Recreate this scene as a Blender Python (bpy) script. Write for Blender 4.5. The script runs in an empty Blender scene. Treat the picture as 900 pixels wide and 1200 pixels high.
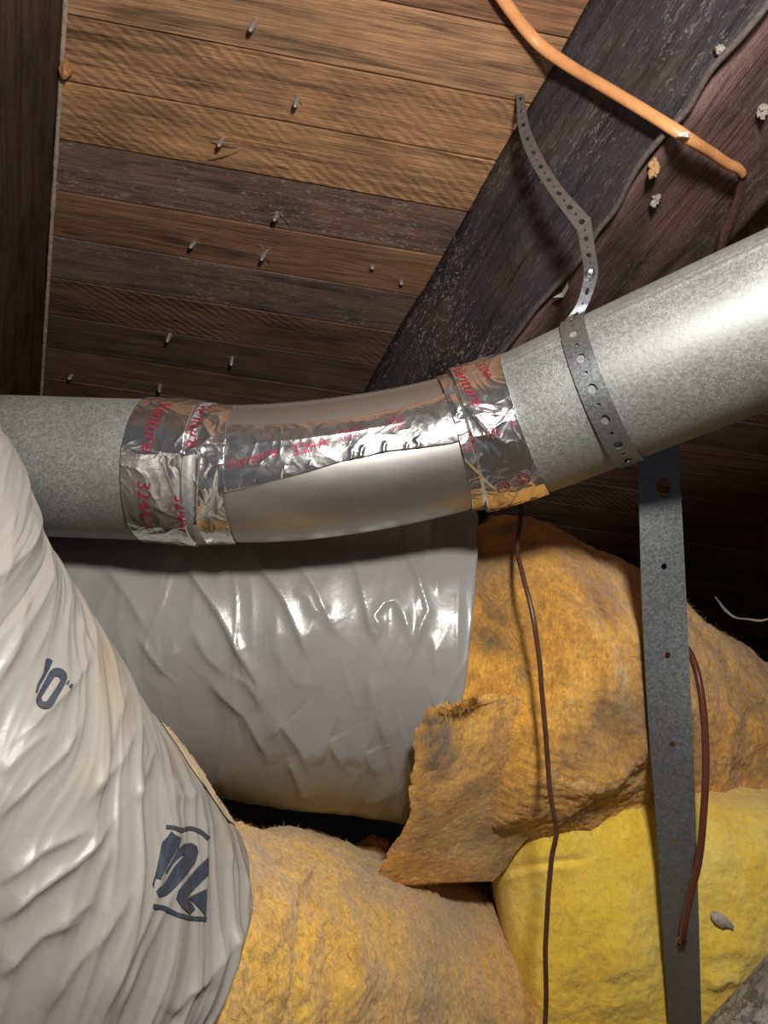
import bpy, bmesh, math, random
import numpy as np
from mathutils import Matrix, Vector
from mathutils.bvhtree import BVHTree

random.seed(7)
rng = np.random.default_rng(7)
scene = bpy.context.scene
COL = scene.collection

# ------------------------------------------------------------------ camera, world, lamp, exposure
H = 1.5                       # camera height above the attic floor (m)
F = 870.0                     # focal length in pixels of the 900x1200 frame
cam_d = bpy.data.cameras.new('camera')
cam = bpy.data.objects.new('camera', cam_d)
COL.objects.link(cam)
cam.location = (0, 0, H)
cam.rotation_euler = (math.radians(90), 0, 0)
cam_d.sensor_fit = 'VERTICAL'
cam_d.sensor_height = 24.0
cam_d.lens = F / 1200.0 * 24.0
cam_d.clip_start = 0.02
scene.camera = cam

world = bpy.data.worlds.new('world')
scene.world = world
world.use_nodes = True
bg = world.node_tree.nodes['Background']
bg.inputs['Color'].default_value = (0.74, 0.83, 1.0, 1)
bg.inputs['Strength'].default_value = 0.05

def lamp(name, pos, power, radius, color):
    d = bpy.data.lights.new(name, 'POINT')
    d.energy = power
    d.shadow_soft_size = radius
    d.color = color
    o = bpy.data.objects.new(name, d)
    o.location = (pos[0], pos[2], H - pos[1])
    COL.objects.link(o)
lamp('fill_lamp', (0.34, -0.50, 0.30), 2.1, 0.05, (0.86, 0.86, 1.0))       # weak unseen fill lamp added up by the rafter
lamp('phone_light', (0.14, -0.37, 0.06), 31.0, 0.05, (1.0, 0.95, 0.89))   # torch held above and right of the camera

vs = scene.view_settings
vs.view_transform = 'Standard'
vs.look = 'None'
vs.exposure = 0.0
vs.gamma = 1.0
vs.use_curve_mapping = False

# ------------------------------------------------------------------ helpers
def W(p):
    """view axes (right, down, forward) -> world"""
    p = np.asarray(p, float)
    return np.stack([p[..., 0], p[..., 2], H - p[..., 1]], -1)
def Wv(p):
    p = np.asarray(p, float)
    return np.stack([p[..., 0], p[..., 2], -p[..., 1]], -1)
def P(x, y, z):
    return np.array([(x - 450.0) / F * z, (y - 600.0) / F * z, z])
def PX(p):
    return np.stack([p[..., 0] / p[..., 2] * F + 450, p[..., 1] / p[..., 2] * F + 600], -1)
def unit(v):
    v = np.asarray(v, float)
    return v / np.maximum(np.linalg.norm(v, axis=-1, keepdims=True), 1e-12)

_perm = np.random.default_rng(3).permutation(256)
_perm = np.concatenate([_perm, _perm, _perm])
_grad = unit(np.random.default_rng(4).normal(size=(256, 3)))
def noise(q, scale=1.0, seed=0):
    q = np.asarray(q, float) * scale + seed * 17.31
    i = np.floor(q).astype(int)
    f = q - i
    w = f * f * f * (f * (f * 6 - 15) + 10)
    i &= 255
    out = 0
    for dx in (0, 1):
        for dy in (0, 1):
            for dz in (0, 1):
                h = _perm[_perm[_perm[(i[..., 0] + dx) & 255] + ((i[..., 1] + dy) & 255)] + ((i[..., 2] + dz) & 255)]
                g = _grad[h]
                d = g[..., 0] * (f[..., 0] - dx) + g[..., 1] * (f[..., 1] - dy) + g[..., 2] * (f[..., 2] - dz)
                ww = (w[..., 0] if dx else 1 - w[..., 0]) * (w[..., 1] if dy else 1 - w[..., 1]) * (w[..., 2] if dz else 1 - w[..., 2])
                out = out + ww * d
    return out * 1.6
def fbm(q, scale, octs=4, seed=0, gain=0.5):
    a, s, o = 1.0, scale, 0
    for k in range(octs):
        o = o + a * noise(q, s, seed + k)
        a *= gain; s *= 2.03
    return o
def crease_lines(q, scale, seed, width):
    """thin raised lines where a noise field crosses zero"""
    n = noise(q, scale, seed)
    m = np.clip(noise(q, scale * .6, seed + 40) * 2.5 + .35, 0, 1)
    return np.exp(-np.abs(n) / width) * m
def smooth(a, b, x):
    t = np.clip((x - a) / (b - a), 0, 1)
    return t * t * (3 - 2 * t)

def catmull(pts, n):
    pts = np.asarray(pts, float)
    k = len(pts)
    ext = np.vstack([2 * pts[0] - pts[1], pts, 2 * pts[-1] - pts[-2]])
    seg = np.linalg.norm(np.diff(pts[:, :3], axis=0), axis=1)
    cum = np.concatenate([[0], np.cumsum(seg)])
    s = np.linspace(0, cum[-1], n) if np.isscalar(n) else np.asarray(n) * cum[-1]
    j = np.clip(np.searchsorted(cum, s, side='right') - 1, 0, k - 2)
    t = ((s - cum[j]) / np.maximum(seg[j], 1e-9))
    sh = t.shape
    t = t[..., None]
    a, b, c, d = ext[j], ext[j + 1], ext[j + 2], ext[j + 3]
    return 0.5 * (2 * b + (c - a) * t + (2 * a - 5 * b + 4 * c - d) * t ** 2 + (3 * b - a - 3 * c + d) * t ** 3)

def link(name, me, mat=None, parent=None, smooth_shade=True):
    o = bpy.data.objects.new(name, me)
    COL.objects.link(o)
    if mat is not None:
        for m in (mat if isinstance(mat, (list, tuple)) else [mat]):
            me.materials.append(m)
    if parent is not None:
        o.parent = parent
        o.matrix_parent_inverse = parent.matrix_world.inverted()
    if smooth_shade:
        me.polygons.foreach_set('use_smooth', np.ones(len(me.polygons), bool))
    return o
def mesh_np(name, V, Q):
    """mesh from world vertices and an (n,k) index array or list of arrays"""
    me = bpy.data.meshes.new(name)
    if not isinstance(Q, (list, tuple)):
        Q = [Q]
    Q = [np.asarray(q, np.int32) for q in Q if len(q)]
    V = np.asarray(V, np.float32)
    me.vertices.add(len(V))
    me.vertices.foreach_set('co', V.ravel())
    loops = np.concatenate([q.ravel() for q in Q])
    tot = np.concatenate([np.full(len(q), q.shape[1], np.int32) for q in Q])
    me.loops.add(len(loops))
    me.loops.foreach_set('vertex_index', loops)
    me.polygons.add(len(tot))
    me.polygons.foreach_set('loop_start', np.concatenate([[0], np.cumsum(tot)[:-1]]).astype(np.int32))
    me.update(calc_edges=True)
    me.validate()
    return me
def grid_faces(nu, nv, wrap=False):
    i = np.arange(nu - 1)[:, None]
    j = np.arange(nv if wrap else nv - 1)[None, :]
    j2 = (j + 1) % nv
    return np.stack([i * nv + j, (i + 1) * nv + j, (i + 1) * nv + j2, i * nv + j2], -1).reshape(-1, 4)
def thing(name, label, cat, p, group=None):
    o = bpy.data.objects.new(name, None)
    o.empty_display_size = 0.05
    o.location = W(p)
    COL.objects.link(o)
    bpy.context.view_layer.update()
    return tag(o, label, cat, group)
def tag(o, label=None, cat=None, group=None, kind=None):
    if label: o['label'] = label
    if cat: o['category'] = cat
    if group: o['group'] = group
    if kind: o['kind'] = kind
    return o

# ------------------------------------------------------------------ materials
class MatB:
    def __init__(s, name):
        s.m = bpy.data.materials.new(name)
        s.m.use_nodes = True
        s.nt = s.m.node_tree
        s.b = s.nt.nodes['Principled BSDF']
    def set(s, **k):
        for a, v in k.items():
            s.b.inputs[a.replace('_', ' ')].default_value = v
        return s
    def n(s, typ, ins=None, **props):
        nd = s.nt.nodes.new(typ)
        for a, v in props.items():
            setattr(nd, a, v)
        for a, v in (ins or {}).items():
            s.put(nd.inputs[a], v)
        return nd
    def put(s, sock, v):
        if isinstance(v, bpy.types.NodeSocket):
            s.nt.links.new(v, sock)
        elif isinstance(v, bpy.types.Node):
            s.nt.links.new(v.outputs[0], sock)
        else:
            sock.default_value = v
    def coord(s, which='Object', scale=(1, 1, 1), rot=(0, 0, 0), loc=None):
        t = s.n('ShaderNodeTexCoord')
        mp = s.n('ShaderNodeMapping', {'Vector': t.outputs[which], 'Scale': scale, 'Rotation': rot})
        if loc is not None:
            s.put(mp.inputs['Location'], loc)
        return mp.outputs[0]
    def noise(s, vec, scale, detail=4, rough=0.55, dist=0.0):
        return s.n('ShaderNodeTexNoise', {'Vector': vec, 'Scale': scale, 'Detail': detail, 'Roughness': rough, 'Distortion': dist}).outputs['Fac']
    def ramp(s, fac, stops, interp='LINEAR'):
        r = s.n('ShaderNodeValToRGB', {'Fac': fac})
        cr = r.color_ramp
        cr.interpolation = interp
        while len(cr.elements) < len(stops):
            cr.elements.new(0.5)
        for e, (p, c) in zip(cr.elements, stops):
            e.position = p
            e.color = (c, c, c, 1) if np.isscalar(c) else (*c[:3], 1)
        return r.outputs[0]
    def mix(s, fac, a, b, mode='MIX'):
        m = s.n('ShaderNodeMix', data_type='RGBA', blend_type=mode)
        s.put(m.inputs[0], fac)
        for k, v in ((6, a), (7, b)):
            if isinstance(v, tuple) and len(v) == 3:
                v = (*v, 1)
            s.put(m.inputs[k], v)
        return m.outputs[2]
    def math(s, op, a, b=0.0):
        m = s.n('ShaderNodeMath', operation=op)
        s.put(m.inputs[0], a); s.put(m.inputs[1], b)
        return m.outputs[0]
    def bump(s, h, strength, dist, normal=None):
        b = s.n('ShaderNodeBump', {'Height': h, 'Strength': strength, 'Distance': dist})
        if normal is not None:
            s.put(b.inputs['Normal'], normal)
        return b.outputs[0]
    def out(s, **k):
        for a, v in k.items():
            if isinstance(v, tuple) and len(v) == 3:
                v = (*v, 1)
            s.put(s.b.inputs[a.replace('_', ' ')], v)
        return s.m

def wood(name, tint=None, flecks=0.0, saw=False, fleck_color=(0.55, 0.47, 0.4), rough=0.62, grain_amp=1.0, patches=None):
    m = MatB(name)
    info = m.n('ShaderNodeObjectInfo')
    rnd = m.math('MULTIPLY', info.outputs['Random'], 37.0)
    loc = m.n('ShaderNodeCombineXYZ', {'X': rnd, 'Y': rnd, 'Z': rnd}).outputs[0]
    c1 = m.coord('Object', (1.6, 26, 26), loc=loc)
    g1 = m.noise(c1, 2.2, 6, 0.62, 0.8)
    c2 = m.coord('Object', (9, 240, 240), loc=loc)
    g2 = m.noise(c2, 1.6, 4, 0.7, 0.2)
    c3 = m.coord('Object', (1, 1, 1), loc=loc)
    blot = m.noise(c3, 9.0, 4, 0.6)
    base = info.outputs['Color'] if tint is None else tint
    v = m.math('ADD', m.ramp(g1, [(0.30, 0.42), (0.5, 1.0), (0.72, 1.35)]), m.math('MULTIPLY', m.math('SUBTRACT', g2, 0.5), 2.1))
    v = m.math('MULTIPLY', v, m.ramp(blot, [(0.3, 0.72), (0.55, 1.0), (0.75, 1.2)]))
    col = m.mix(1.0, base, v, 'MULTIPLY')
    if patches is not None:
        col = m.mix(m.ramp(m.noise(m.coord('Object', (1, 1.5, 1.5)), 7.0, 5, 0.65), [(0.46, 0.0), (0.62, 1.0)]), col, m.mix(1.0, patches, v, 'MULTIPLY'))
    if flecks > 0:
        fl = m.noise(m.coord('Object', (30, 75, 75), loc=loc), 2.6, 3, 0.75, 1.2)
        big = m.noise(c3, 5.0, 3, 0.5)
        f = m.math('MULTIPLY', m.ramp(fl, [(0.57, 0.0), (0.65, 1.0)]), m.ramp(big, [(0.4, 0.15), (0.62, 1.0)]))
        col = m.mix(m.math('MULTIPLY', f, flecks), col, fleck_color)
    h = m.math('ADD', m.math('MULTIPLY', g2, 0.6), m.math('MULTIPLY', g1, 0.5))
    if saw:                                       # slanting ripple left by the saw
        w = m.n('ShaderNodeTexWave', {'Vector': m.coord('Object', (1, 1, 1), (0, 0, math.radians(-58)), loc=loc), 'Scale': 26.0, 'Distortion': 4.0, 'Detail': 3.0, 'Detail Scale': 1.6}, bands_direction='X')
        k = m.ramp(m.noise(m.coord('Object', (2, 5, 5), loc=loc), 2.0, 2), [(0.38, 0.15), (0.6, 1.0)])
        wv = m.math('MULTIPLY', w.outputs['Fac'], k)
        h = m.math('ADD', h, m.math('MULTIPLY', wv, 0.36))
        col = m.mix(m.math('MULTIPLY', k, 0.35), col, m.mix(1.0, col, m.ramp(w.outputs['Fac'], [(0.1, 0.55), (0.7, 1.15)]), 'MULTIPLY'))
    nb = m.bump(h, 0.75 * grain_amp, 0.004)
    return m.out(Base_Color=col, Roughness=m.ramp(g2, [(0.3, rough + 0.18), (0.7, rough)]), Normal=nb, Specular_IOR_Level=0.35)

M = {}
M['plank'] = wood('rough_sawn_decking', saw=True)
M['plank_plain'] = wood('plain_decking', grain_amp=0.9)
M['plank_smooth'] = wood('grey_brown_decking', flecks=0.7, grain_amp=0.6)
M['beam'] = wood('blackened_timber', tint=(0.060, 0.056, 0.064, 1), flecks=1.0, rough=0.48, patches=(0.105, 0.076, 0.068, 1), grain_amp=1.3)
M['beam_under'] = wood('reddish_timber', tint=(0.25, 0.145, 0.125, 1), flecks=0.9, rough=0.48, patches=(0.13, 0.085, 0.078, 1), grain_amp=1.3)
M['rafter'] = wood('dark_rafter', tint=(0.085, 0.046, 0.027, 1), flecks=0.12, patches=(0.03, 0.02, 0.015, 1), grain_amp=1.2)

def galvanised(name, base, scale, metallic, r0, r1, mott=0.5, white=0.0, contrast=0.0):
    m = MatB(name)
    c = m.coord('Object')
    v = m.n('ShaderNodeTexVoronoi', {'Vector': m.mix(0.012, c, m.n('ShaderNodeTexNoise', {'Vector': c, 'Scale': 60.0}).outputs['Color'], 'ADD'), 'Scale': scale, 'Randomness': 1.0})
    cell = m.n('ShaderNodeSeparateColor', {'Color': v.outputs['Color']}).outputs[0]
    n1 = m.noise(c, scale * 0.45, 4, 0.6)
    fine = m.noise(c, scale * 3.0, 3, 0.6)
    col = m.mix(1.0, (*base, 1), m.ramp(m.math('ADD', m.math('MULTIPLY', cell, mott), m.math('MULTIPLY', n1, 1 - mott)), [(0.15 + .3 * contrast, 0.80 - .5 * contrast), (0.5, 0.97), (0.85 - .3 * contrast, 1.13 + .7 * contrast)]), 'MULTIPLY')
    metal = metallic
    if white > 0:
        sp = m.math('MULTIPLY', m.ramp(fine, [(0.56, 0), (0.64, 1)]), m.ramp(m.noise(c, 12, 3), [(0.40, 0.12), (0.60, 1.0)]))
        sp = m.math('MULTIPLY', sp, white)
        col = m.mix(sp, col, (0.75, 0.76, 0.74))
        metal = m.math('SUBTRACT', metallic, m.math('MULTIPLY', sp, 0.6))
    nb = m.bump(m.math('ADD', m.math('MULTIPLY', n1, 0.7), m.math('MULTIPLY', fine, 0.25)), 0.25, 0.0012)
    return m.out(Base_Color=col, Metallic=metal, Roughness=m.ramp(cell, [(0.1, r0), (0.9, r1)]), Normal=nb)
M['galv'] = galvanised('galvanised_sheet', (0.33, 0.345, 0.335), 420, 0.60, 0.50, 0.62, 0.6, 0.8)
M['strap'] = galvanised('galvanised_strap', (0.31, 0.325, 0.335), 500, 0.8, 0.36, 0.48, 0.3)
M['old_galv'] = galvanised('tarnished_duct', (0.26, 0.25, 0.24), 120, 0.45, 0.5, 0.65, 0.4, 0.9, 0.55)
def elbow_mat():
    m = MatB('bare_aluminium_elbow')
    c = m.coord('Object')
    st = m.noise(m.coord('Object', (4, 30, 30)), 6, 4, 0.6)
    nb = m.bump(m.noise(c, 14, 3, 0.5), 0.18, 0.004)
    return m.out(Base_Color=m.ramp(st, [(0.3, (0.46, 0.45, 0.42)), (0.7, (0.53, 0.515, 0.485))]), Metallic=0.94, Roughness=m.ramp(st, [(0.3, 0.50), (0.7, 0.42)]), Normal=nb)
M['elbow'] = elbow_mat()
def foil_mat():
    m = MatB('foil_tape')
    c = m.coord('Object')
    a = m.noise(c, 55, 4, 0.6, 0.6)
    b = m.n('ShaderNodeTexVoronoi', {'Vector': c, 'Scale': 70.0}, feature='F2').outputs['Distance']
    nb = m.bump(m.math('ADD', a, m.math('MULTIPLY', b, 0.6)), 0.16, 0.003)
    return m.out(Base_Color=(0.86, 0.845, 0.82), Metallic=0.96, Roughness=m.ramp(a, [(0.3, 0.13), (0.7, 0.26)]), Normal=nb)
M['foil'] = foil_mat()
def flat(name, col, rough=0.5, metallic=0.0, var=0.25, scale=120, bump=0.15):
    m = MatB(name)
    c = m.coord('Object')
    n = m.noise(c, scale, 4, 0.6)
    cc = m.mix(1.0, (*col, 1), m.ramp(n, [(0.25, 1 - var), (0.75, 1 + var)]), 'MULTIPLY')
    return m.out(Base_Color=cc, Roughness=rough, Metallic=metallic, Normal=m.bump(n, bump, 0.001))
M['ink_red'] = flat('red_print', (0.42, 0.04, 0.085), 0.35, 0.45)
M['ink_blue'] = flat('blue_print', (0.046, 0.057, 0.078), 0.38)
M['orange'] = flat('orange_cable_sheath', (0.86, 0.40, 0.15), 0.42, 0, 0.12, 90)
M['dusty'] = flat('dusty_cable_sheath', (0.13, 0.10, 0.092), 0.75, 0, 0.45, 200, 0.5)
M['tail'] = flat('shaded_cable_sheath', (0.19, 0.095, 0.075), 0.55, 0, 0.4, 150, 0.4)  # shaded end of the orange cable, its shade put into the colour
M['brown_wire'] = flat('brown_wire_insulation', (0.115, 0.034, 0.022), 0.22, 0, 0.15, 60, 0.02)
M['thin_wire'] = flat('thin_brown_wire', (0.095, 0.042, 0.026), 0.35, 0, 0.25, 80, 0.05)
M['nail'] = flat('weathered_nail', (0.42, 0.39, 0.36), 0.45, 0.5, 0.35, 300, 0.4)
M['splinter'] = flat('raw_splinter', (0.50, 0.29, 0.12), 0.7, 0, 0.25, 200, 0.3)
M['fluff'] = flat('grey_lint', (0.38, 0.33, 0.28), 0.9, 0, 0.3, 300, 0.4)
M['pale'] = flat('pale_plaster_crumb', (0.72, 0.66, 0.56), 0.8, 0, 0.2, 200, 0.4)
M['edge'] = flat('pale_dusty_edge', (0.44, 0.34, 0.25), 0.85, 0, 0.45, 130, 0.6)
M['resin'] = flat('amber_resin', (0.42, 0.20, 0.07), 0.4, 0, 0.4, 150, 0.4)
M['paper'] = flat('tan_backing', (0.50, 0.38, 0.24), 0.75, 0, 0.25, 60, 0.4)
M['scrap'] = flat('grey_paper_scrap', (0.46, 0.37, 0.32), 0.7, 0, 0.3, 120, 0.3)
M['hole'] = flat('screw_steel', (0.6, 0.6, 0.6), 0.25, 0.95, 0.1, 60, 0.02)

def plastic(name, col, dirt, rough=0.27, dirt_lo=0.55, coat=0.15):
    m = MatB(name)
    c = m.coord('Object')
    n = m.noise(c, 5, 5, 0.6)
    fine = m.noise(c, 60, 4, 0.65, 1.0)
    sm = m.noise(m.coord('Object', (1, 1, 1)), 16, 5, 0.7, 0.5)
    cc = m.mix(m.ramp(sm, [(dirt_lo, 0.0), (dirt_lo + 0.17, 0.75)]), m.mix(1.0, (*col, 1), m.ramp(n, [(0.3, 0.9), (0.7, 1.08)]), 'MULTIPLY'), dirt)
    at = m.n('ShaderNodeAttribute', attribute_name='dirt').outputs['Fac']
    cc = m.mix(m.math('MULTIPLY', at, m.ramp(sm, [(0.3, 0.4), (0.6, 1.0)])), cc, dirt)
    sp = m.ramp(m.noise(c, 420, 2, 0.5), [(0.76, 0.0), (0.80, 0.6)])
    cc = m.mix(sp, cc, (0.12, 0.09, 0.06))
    nb = m.bump(m.math('ADD', fine, m.math('MULTIPLY', m.noise(c, 22, 3), 0.8)), 0.10, 0.003)
    return m.out(Base_Color=cc, Roughness=m.ramp(sm, [(0.4, rough), (0.7, rough + 0.2)]), Normal=nb, Specular_IOR_Level=0.55, Coat_Weight=coat, Coat_Roughness=0.15)
M['jacket_front'] = plastic('pale_grey_plastic_jacket', (0.345, 0.322, 0.287), (0.38, 0.30, 0.20), 0.34, 0.60, 0.0)
M['jacket_back'] = plastic('grey_plastic_jacket', (0.295, 0.29, 0.28), (0.27, 0.24, 0.20), 0.23, 0.62)

def wool(name, stops, stain=None, stain_lo=0.56, scale=6.0, speck=0.5, stain_attr=None, fl_amt=1.0):
    m = MatB(name)
    c = m.coord('Object')
    n = m.noise(c, scale, 6, 0.66, 0.7)
    st = m.noise(m.coord('Object', (1, 1, .5)), 45, 5, 0.72, 1.6)
    col = m.ramp(m.math('ADD', m.math('MULTIPLY', n, 0.72), m.math('MULTIPLY', st, 0.28)), stops)
    if stain is not None:
        s = m.noise(m.coord('Object', (1, 1, 1), loc=(3, 1, 2)), 7.5, 6, 0.7, 0.6)
        col = m.mix(m.ramp(s, [(stain_lo, 0.0), (stain_lo + 0.16, 0.85)]), col, stain)
    if stain_attr is not None:
        at = m.n('ShaderNodeAttribute', attribute_name='dirt').outputs['Fac']
        k = m.math('MULTIPLY', at, m.ramp(st, [(0.34, 0.45), (0.56, 1.0)]))
        col = m.mix(k, col, stain_attr)
    fl = m.noise(m.coord('Object', (1, 1, .42)), 120, 5, 0.8, 2.0)
    col = m.mix(1.0, col, m.ramp(fl, [(0.36, 1 - .30 * fl_amt), (0.5, 1.0), (0.64, 1 + .25 * fl_amt)]), 'MULTIPLY')
    sp = m.ramp(m.noise(c, 210, 3, 0.6), [(0.70, 0.0), (0.78, speck)])
    col = m.mix(sp, col, (0.10, 0.055, 0.02))
    f = m.noise(m.coord('Object', (1, 1, 1)), 260, 4, 0.75, 2.2)
    g = m.noise(c, 70, 5, 0.7, 1.5)
    nb = m.bump(m.math('ADD', m.math('MULTIPLY', f, 0.4), g), 0.55, 0.004)
    return m.out(Base_Color=col, Roughness=0.95, Normal=nb, Specular_IOR_Level=0.08, Sheen_Weight=0.35, Sheen_Roughness=0.6)
M['wool_back'] = wool('aged_orange_fibreglass', [(0.36, (0.30, 0.15, 0.04)), (0.45, (0.58, 0.28, 0.045)), (0.54, (0.90, 0.46, 0.07)), (0.64, (0.92, 0.62, 0.25))], (0.20, 0.14, 0.075), 0.53, stain_attr=(0.095, 0.073, 0.05))
M['wool_front'] = wool('tan_and_orange_fibreglass', [(0.36, (0.40, 0.22, 0.07)), (0.45, (0.74, 0.42, 0.10)), (0.53, (0.90, 0.51, 0.07)), (0.64, (0.97, 0.56, 0.05))], (0.34, 0.20, 0.08), 0.62, stain_attr=(0.50, 0.33, 0.16), fl_amt=1.2)
M['wool_new'] = wool('bright_yellow_fibreglass', [(0.34, (0.93, 0.56, 0.03)), (0.5, (0.98, 0.69, 0.075)), (0.66, (0.98, 0.77, 0.19))], None, 0.5, 5.0, 0.10, None, 0.35)
M['fibre'] = flat('loose_glass_fibre', (0.72, 0.43, 0.10), 0.9, 0, 0.3, 50, 0)
M['fibre_new'] = flat('loose_yellow_fibre', (0.88, 0.66, 0.08), 0.9, 0, 0.2, 50, 0)
M['tuft'] = flat('blackened_tuft', (0.10, 0.075, 0.045), 0.95, 0, 0.4, 90, 0.6)

# ------------------------------------------------------------------ roof geometry (fitted directions)
d1 = unit([3 - 450.0, 1192 - 600.0, F])                  # rafters run down the slope
pl = unit([1.0, 0.135, 0.10])                            # decking boards run across
nr = unit(np.cross(d1, pl))                              # into the attic
ey = unit(np.cross(nr, pl))                              # up the slope, across the boards
O0 = P(300, 60, 0.983)
def on_deck(x, y, lift=0.0):
    r = P(x, y, 1.0)
    return r * (np.dot(O0 + nr * lift, nr) / np.dot(r, nr))
def mat4(origin, X, Y, Z):
    m = Matrix.Identity(4)
    for k, v in enumerate((Wv(X), Wv(Y), Wv(Z), W(origin))):
        for r in range(3):
            m[r][k] = v[r]
    return m

ceiling = bpy.data.objects.new('ceiling', None)
COL.objects.link(ceiling)
tag(ceiling, 'underside of the roof decking, brown boards with nail tips', None, None, 'structure')
tan, brn, gry, drk = (0.43, 0.225, 0.108, 1), (0.30, 0.15, 0.075, 1), (0.19, 0.112, 0.08, 1), (0.15, 0.072, 0.042, 1)
pcol = {-1: (0.43, 0.235, 0.12, 1), 0: tan, 1: (0.45, 0.24, 0.112, 1), 2: gry, 3: (0.26, 0.135, 0.075, 1), 4: (0.165, 0.105, 0.075, 1), 5: (0.17, 0.085, 0.05, 1), 6: (0.12, 0.07, 0.045, 1)}
pw = 0.0868
for i in range(-7, 24):
    w, t, c = pw - 0.0016, 0.019, 0.0016
    x0, x1 = -1.9 - random.random() * .3, 2.5 + random.random() * .3
    prof = [(-w / 2, -t), (-w / 2, -c), (-w / 2 + c, 0), (w / 2 - c, 0), (w / 2, -c), (w / 2, -t)]
    nx = 8
    V, k = [], len(prof)
    for s in range(nx + 1):
        x = x0 + (x1 - x0) * s / nx
        wob = random.uniform(-.0006, .0006)
        V += [(x, y, z + wob) for y, z in prof]
    Q = [(s * k + j, s * k + (j + 1) % k, (s + 1) * k + (j + 1) % k, (s + 1) * k + j) for s in range(nx) for j in range(k)]
    me = bpy.data.meshes.new('plank')
    me.from_pydata(V, [], Q + [tuple(range(k)), tuple(range(nx * k + k - 1, nx * k - 1, -1))])
    bm = bmesh.new(); bm.from_mesh(me); bmesh.ops.recalc_face_normals(bm, faces=bm.faces[:]); bm.to_mesh(me); bm.free()
    o = link('plank', me, M['plank_smooth'] if i in (2, 4, 8, 11, 15, 18) else (M['plank'] if i in (0, 1, 5, 9, 13) else M['plank_plain']), None, False)
    tilt = random.uniform(-.012, .012)
    Y2 = unit(ey + nr * tilt); Z2 = unit(np.cross(pl, Y2))
    o.matrix_world = mat4(O0 - ey * pw * (i + 0.5) + nr * random.uniform(-.001, .001), pl, Y2, Z2)
    o.color = pcol.get(i, random.choice([drk, (0.13, 0.075, 0.05, 1), (0.17, 0.09, 0.055, 1)]) if i > 0 else brn)
    o.parent = ceiling

# rafters --------------------------------------------------------------
def solve(fn, lo, hi):
    a = fn(lo)
    for _ in range(60):
        mid = (lo + hi) / 2
        if (fn(mid) > 0) == (a > 0): lo = mid
        else: hi = mid
    return (lo + hi) / 2
def side(p, a, b):
    x, y = PX(p)
    return (b[0] - a[0]) * (y - a[1]) - (b[1] - a[1]) * (x - a[0])
def timber(name, origin, X, Y, Z, x0, x1, yw, zt, mats, seed, nx=70):
    """box along X from x0..x1; face on the XY plane (y 0..yw), body behind it to z=-zt"""
    k_y, k_z = 14, 9
    prof = [(y, 0.0) for y in np.linspace(0, yw, k_y)] + [(yw, -z) for z in np.linspace(0, zt, k_z)[1:]] + [(0.0, -zt)]
    prof = np.array(prof)
    xs = np.linspace(x0, x1, nx)
    G = np.zeros((nx, len(prof), 3))
    G[..., 0] = xs[:, None]; G[..., 1] = prof[None, :, 0]; G[..., 2] = prof[None, :, 1]
    wob = noise(G, 6, seed) * 0.003 + noise(G * np.array([1, 4, 4]), 12, seed + 3) * 0.0015
    cy, cz = yw / 2, -zt / 2
    dirs = np.stack([np.sign(G[..., 1] - cy) * (np.abs(G[..., 1] - cy) > yw * .49), np.sign(G[..., 2] - cz) * (np.abs(G[..., 2] - cz) > zt * .49)], -1)
    G[..., 1:] += dirs * wob[..., None]
    k = len(prof)
    Q = grid_faces(nx, k, True)
    me = mesh_np(name, G.reshape(-1, 3), [Q, np.array([list(range(k))[::-1]]), np.array([list(range((nx - 1) * k, nx * k))])])
    o = link(name, me, mats, None, False)
    bm = bmesh.new(); bm.from_mesh(me); bmesh.ops.recalc_face_normals(bm, faces=bm.faces[:])
    if len(mats) > 1:
        bm.faces.ensure_lookup_table()
        for f in bm.faces:
            if abs(f.normal.y) > 0.7 and f.calc_center_median().y > yw * .8:
                f.material_index = 1
    bm.to_mesh(me); bm.free()
    o.matrix_world = mat4(origin, X, Y, Z)
    return o
J = on_deck(690, 0)
Bp = P(786, 365, 0.865)
mY = unit((Bp - J) - d1 * np.dot(Bp - J, d1))
mN = unit(np.cross(d1, mY))
if mN[2] > 0: mN = -mN
VP = (3, 1192)
h1 = solve(lambda h: side(J + mY * h, (900, 5), VP), 0.02, 0.8)
t1 = solve(lambda t: side(J + mY * h1 - mN * t, (900, 247), VP), 0.01, 0.9)
beam_r = timber('rafter', J, d1, mY, mN, -0.9, 3.6, h1, t1, [M['beam'], M['beam_under']], 11)
tag(beam_r, 'heavy blackened rafter behind the perforated strap and orange cable', 'rafter', None, 'structure')
def beam_pt(x, y, lift):                           # point on the rafter's underside / side planes
    r = P(x, y, 1.0)
    a = np.dot(J + mN * lift, mN) / np.dot(r, mN)
    q = r * a
    if np.dot(q - J, mY) > h1:
        q = r * (np.dot(J + mY * (h1 + lift), mY) / np.dot(r, mY))
    return q
JL = on_deck(75, 0)
nl = unit(nr - d1 * np.dot(nr, d1))
qn = unit(np.cross(d1, nl))
if qn[0] < 0: qn = -qn
raf_l = timber('rafter', JL, d1, nl, qn, -0.9, 3.6, 0.26, 0.05, [M['rafter']], 23)
tag(raf_l, 'dark brown rafter with a pale dusty edge against the decking', 'rafter', None, 'structure')
bpy.context.view_layer.update()
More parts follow.
